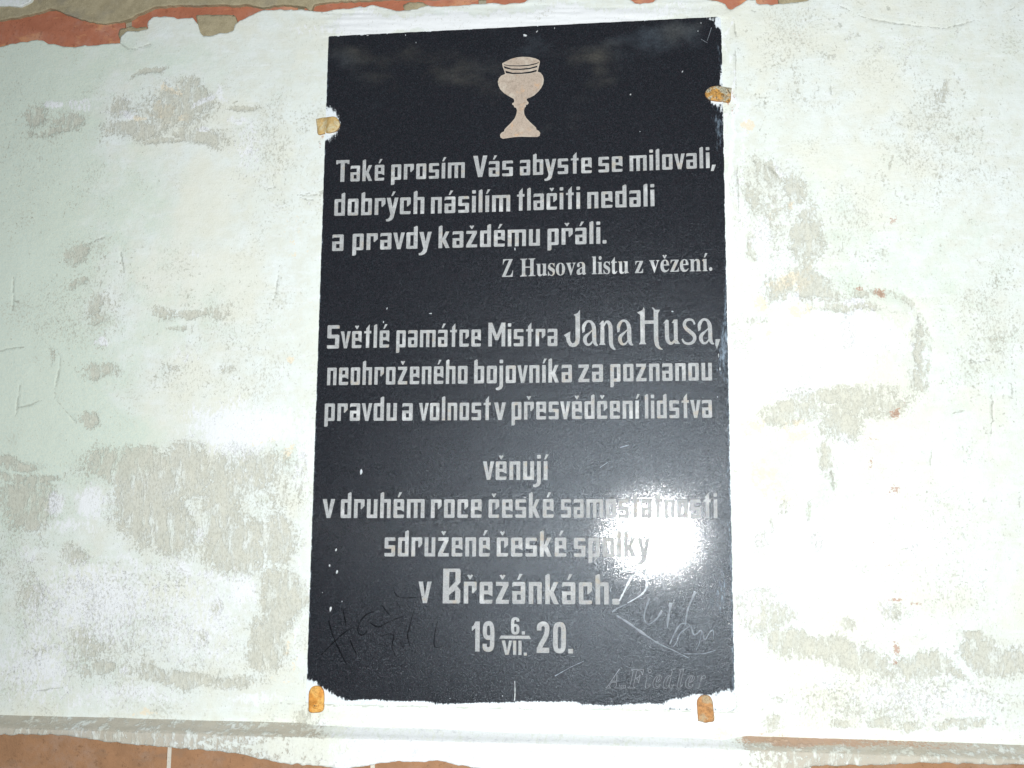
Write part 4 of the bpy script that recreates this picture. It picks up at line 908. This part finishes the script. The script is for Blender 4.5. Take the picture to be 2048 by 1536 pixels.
# carver's signature as thin outlines
sig = []; x = 0
for ch in "A.Fiedler":
    ps = font_polys(chr(0x1D468+ord(ch)-65 if ch.isupper() else 0x1D482+ord(ch)-97)) if ch != '.' else [[(0,0),(.1,0),(.1,.1),(0,.1)]]
    from collections import Counter
    cnt_ = Counter()
    for q in ps:
        for i in range(len(q)):
            a, b = q[i], q[(i+1) % len(q)]; cnt_[tuple(sorted((tuple(round(c, 4) for c in a), tuple(round(c, 4) for c in b))))] += 1
    xs_ = [p[0] for q in ps for p in q]; x0, x1 = min(xs_), max(xs_)
    for (a, b), n_ in cnt_.items():
        if n_ == 1: sig.append(((a[0]-x0+x, a[1]), (b[0]-x0+x, b[1])))
    x += x1-x0+(0.10 if ch == '.' else 0.07)
vs = []; fs = []; rs = random.Random(2)
for a, b in sig:
    if rs.random() < 0.10: continue
    f = lambda p: (1212+p[0]/x*202, 1376-p[1]*55)
    (ax, ay), (bx, by) = f(a), f(b); l = math.hypot(bx-ax, by-ay)+1e-9; nx, ny = -(by-ay)/l*0.42, (bx-ax)/l*0.42
    n0 = len(vs); vs += [tuple(P(ax+nx, ay+ny, YS-0.00015)), tuple(P(ax-nx, ay-ny, YS-0.00015)), tuple(P(bx-nx, by-ny, YS-0.00015)), tuple(P(bx+nx, by+ny, YS-0.00015))]; fs.append((n0, n0+1, n0+2, n0+3))
me = bpy.data.meshes.new("carver_signature"); me.from_pydata(vs, [], fs); me.update()
o = under(link("carver_signature", me, M_SF), plaque); o["label"] = "faint slanting engraved signature A. Fiedler in the lower right corner"
# splashes of white paint and chips
def spot(u, v, ru, rv, ang, seed, mat=M_WP):
    rr = random.Random(seed); n = 9; vs = [tuple(P(u, v, YS-0.0009))]; c, s = math.cos(ang), math.sin(ang)
    for ring, h in ((0.55, 0.0007), (1.0, 0.00005)):
        for k in range(n):
            t = 2*math.pi*k/n; q = rr.uniform(.75, 1.15)*ring; a, b = ru*q*math.cos(t), rv*q*math.sin(t)
            vs.append(tuple(P(u+a*c-b*s, v+a*s+b*c, YS-h)))
    fs = [(0, 1+(k+1) % n, 1+k) for k in range(n)] + [(1+k, 1+(k+1) % n, 1+n+(k+1) % n, 1+n+k) for k in range(n)]
    me = bpy.data.meshes.new("paint_splash"); me.from_pydata(vs, [], fs); me.update(); me.flip_normals()
    under(link("paint_splash", me, mat), plaque)
for i, sp in enumerate([(1051,71,3.4,2.6,.3),(1074,63,3.5,1.2,-.8),(1109,56,1.0,2.4,0),(735,71,3,1.1,0),(811,70,1.2,2.2,0),(832,85,.8,2,0),(1261,189,2.0,2.2,0),(1365,143,1.4,3.4,.5),(1396,62,1.4,1.6,0),(1280,263,1.2,1.2,0),(672,1100,2,4,.2),(659,1131,2,3.4,.1),
                        (674,1144,2.6,5.6,.35),(661,1218,2.6,7,.2),(722,944,3.2,7,0),(684,1203,1.2,1.6,0),(1005,1392,1.2,1.5,0),(645,1185,1,1.2,0),(774,617,1.4,3.6,.4),(767,644,1.6,2.6,.3),(1437,711,1.2,6,0),(1440,738,1.2,4,0),(1402,46,1.2,2,0),
                        (1208,1150,1.0,1.4,0),(900,1397,1,1.3,0),(1030,498,1.6,3.4,0),(861,627,4,1.4,0),(1435,794,1.2,1.6,0),(1345,623,3,1.6,.3)]):
    sp = (sp[0], sp[1], sp[2]*.8, sp[3]*.8, sp[4])
    spot(*sp, i+1, M_WP if i in (0, 1, 3, 6, 10, 11, 12, 13, 20, 21) else M_SC2)
ribbon_obj("paint_drip", [[(1029.5,1362,1),(1030,1385,1.4),(1029,1402,1.6)]], M_WP, YS-0.0002, None)
for pl in [[(1423,34,1.4),(1424,46,1.2),(1422,54,1)],[(1430,33,1),(1428,44,1)]]: ribbon_obj("scratch", [pl], M_SD, YS-0.0004, None)
for pl in ([[(1423,55,1),(1419,68,1),(1414,82,.8)],[(1402,78,.8),(1415,86,.8)],[(1240,895,1.6),(1258,890,1.2)],[(1200,935,1.2),(1215,925,1)],[(1110,1352,1.6),(1140,1335,1.2),(1168,1322,.8)]]): ribbon_obj("scratch", [pl], M_SC, YS-0.0003, None)

# ------------------------------------------------------------------ iron brackets
def bracket(outline, mat, label, y_slab, y_wall, split, seed, nail=None, along='u'):
    pts = [P(u, v, YS) for u, v in outline]; cx = sum(p[0] for p in pts)/len(pts); cz = sum(p[2] for p in pts)/len(pts)
    root = thing("iron_bracket", (cx, 0.0, cz), label, "bracket", "rusty iron brackets holding the plaque to the wall")
    o3 = frac(catmull([(a, b) for a, b in outline]+[outline[0]], 3)[:-1], 0.35, 4, seed)
    xa, xb = min(p[0] for p in pts)-0.004, max(p[0] for p in pts)+0.004; za, zb = min(p[2] for p in pts)-0.004, max(p[2] for p in pts)+0.004
    A, B = np.meshgrid(np.arange(xa, xb, 0.0009), np.arange(za, zb, 0.0009))
    def pos(X, Z):
        u, v = proj(X, X*0+YS, Z); t = split(u, v)
        d = sdf_poly(u, v, o3); edge = 0.0010*np.exp(-np.clip(d, 0, 50)/1.6)
        y = y_slab*t + y_wall*(1-t) - 0.0004*fbm(X*160, Z*160, 3, seed) - 0.0003*fbm(X*600, Z*600, 2, seed) + edge
        return X, y, Z
    o = sheet("strap", A, B, pos, lambda u, v: sdf_poly(u, v, o3), 0.0030, mat, None, {"rim": lambda u, v, c: np.stack([np.exp(-np.clip(sdf_poly(u, v, o3), 0, 50)/1.5)]*3, 1)}); under(o, root)
    if nail:
        u, v, r = nail; c = P(u, v, y_wall-0.0004); n = 12; vs = [(c[0], y_wall-0.0022, c[2])]
        for rr_, h in ((0.7, 0.0018), (1.0, 0.0004), (1.0, -0.002)):
            for k in range(n): t = 2*math.pi*k/n; vs.append((c[0]+r*rr_*math.cos(t), y_wall-h, c[2]+r*rr_*math.sin(t)))
        fs = [(0, 1+k, 1+(k+1) % n) for k in range(n)]
        for q in (0, 1):
            for k in range(n): fs.append((1+q*n+k, 1+(q+1)*n+k, 1+(q+1)*n+(k+1) % n, 1+q*n+(k+1) % n))
        me = bpy.data.meshes.new("nail_head"); me.from_pydata(vs, [], fs); me.update(); me.flip_normals(); under(link("nail_head", me, mat), root)
        vs = []; fs = []
        for dx, w_, h_ in ((-0.0012, 0.0008, 0.0012), (0.0013, 0.0006, 0.0010)):
            n0 = len(vs)
            for k in range(6): t = 2*math.pi*k/6; vs.append((c[0]+dx+w_*math.cos(t), y_wall-0.00245, c[2]+h_*math.sin(t)))
            fs.append(tuple(range(n0, n0+6)))
        me = bpy.data.meshes.new("nail_pit"); me.from_pydata(vs, [], fs); me.update(); me.flip_normals(); under(link("nail_pit", me, M_DK), root)
    return root
bracket([(632,238),(644,235.5),(656,234),(668,233),(675,237),(679.5,246),(678.5,254),(672,262),(660,265.5),(648,267),(636,268.5),(634,254)], M_RP, "pale ochre rusty bracket gripping the plaque's left edge, near the top",
        YS-0.0036, -0.0052, lambda u, v: sstep(646, 660, u), 3)
bracket([(1463.5,176),(1450,174),(1436,171.5),(1424,173),(1415,178),(1410,186),(1412,193),(1420,199.5),(1432,202),(1446,203),(1460,203.5),(1462,190)], M_RG, "pitted grey and orange bracket gripping the plaque's right edge, near the top",
        YS-0.0036, -0.0055, lambda u, v: sstep(1455, 1440, u), 4, nail=(1446,185,0.0036))
bracket([(617,1421),(617,1400),(618,1384),(624,1374),(633,1371.5),(642,1374),(647.5,1384),(648,1402),(647,1418),(642,1424),(630,1425.5),(621,1425)], M_RY, "bright orange rusty bracket with a nail, under the plaque's lower left corner",
        YS-0.0036, -0.0080, lambda u, v: sstep(1412, 1400, v), 5, nail=(631.5,1411.5,0.0050))
bracket([(1396,1442),(1394.5,1420),(1394,1402),(1400,1393),(1409,1390),(1419,1392.5),(1425,1402),(1427,1420),(1428.5,1441),(1418,1444),(1410,1445.5),(1403,1443)], M_RB, "brown rusty bracket, grey at its rounded top, under the plaque's lower right edge",
        YS-0.0036, -0.0095, lambda u, v: sstep(1428, 1414, v), 6)
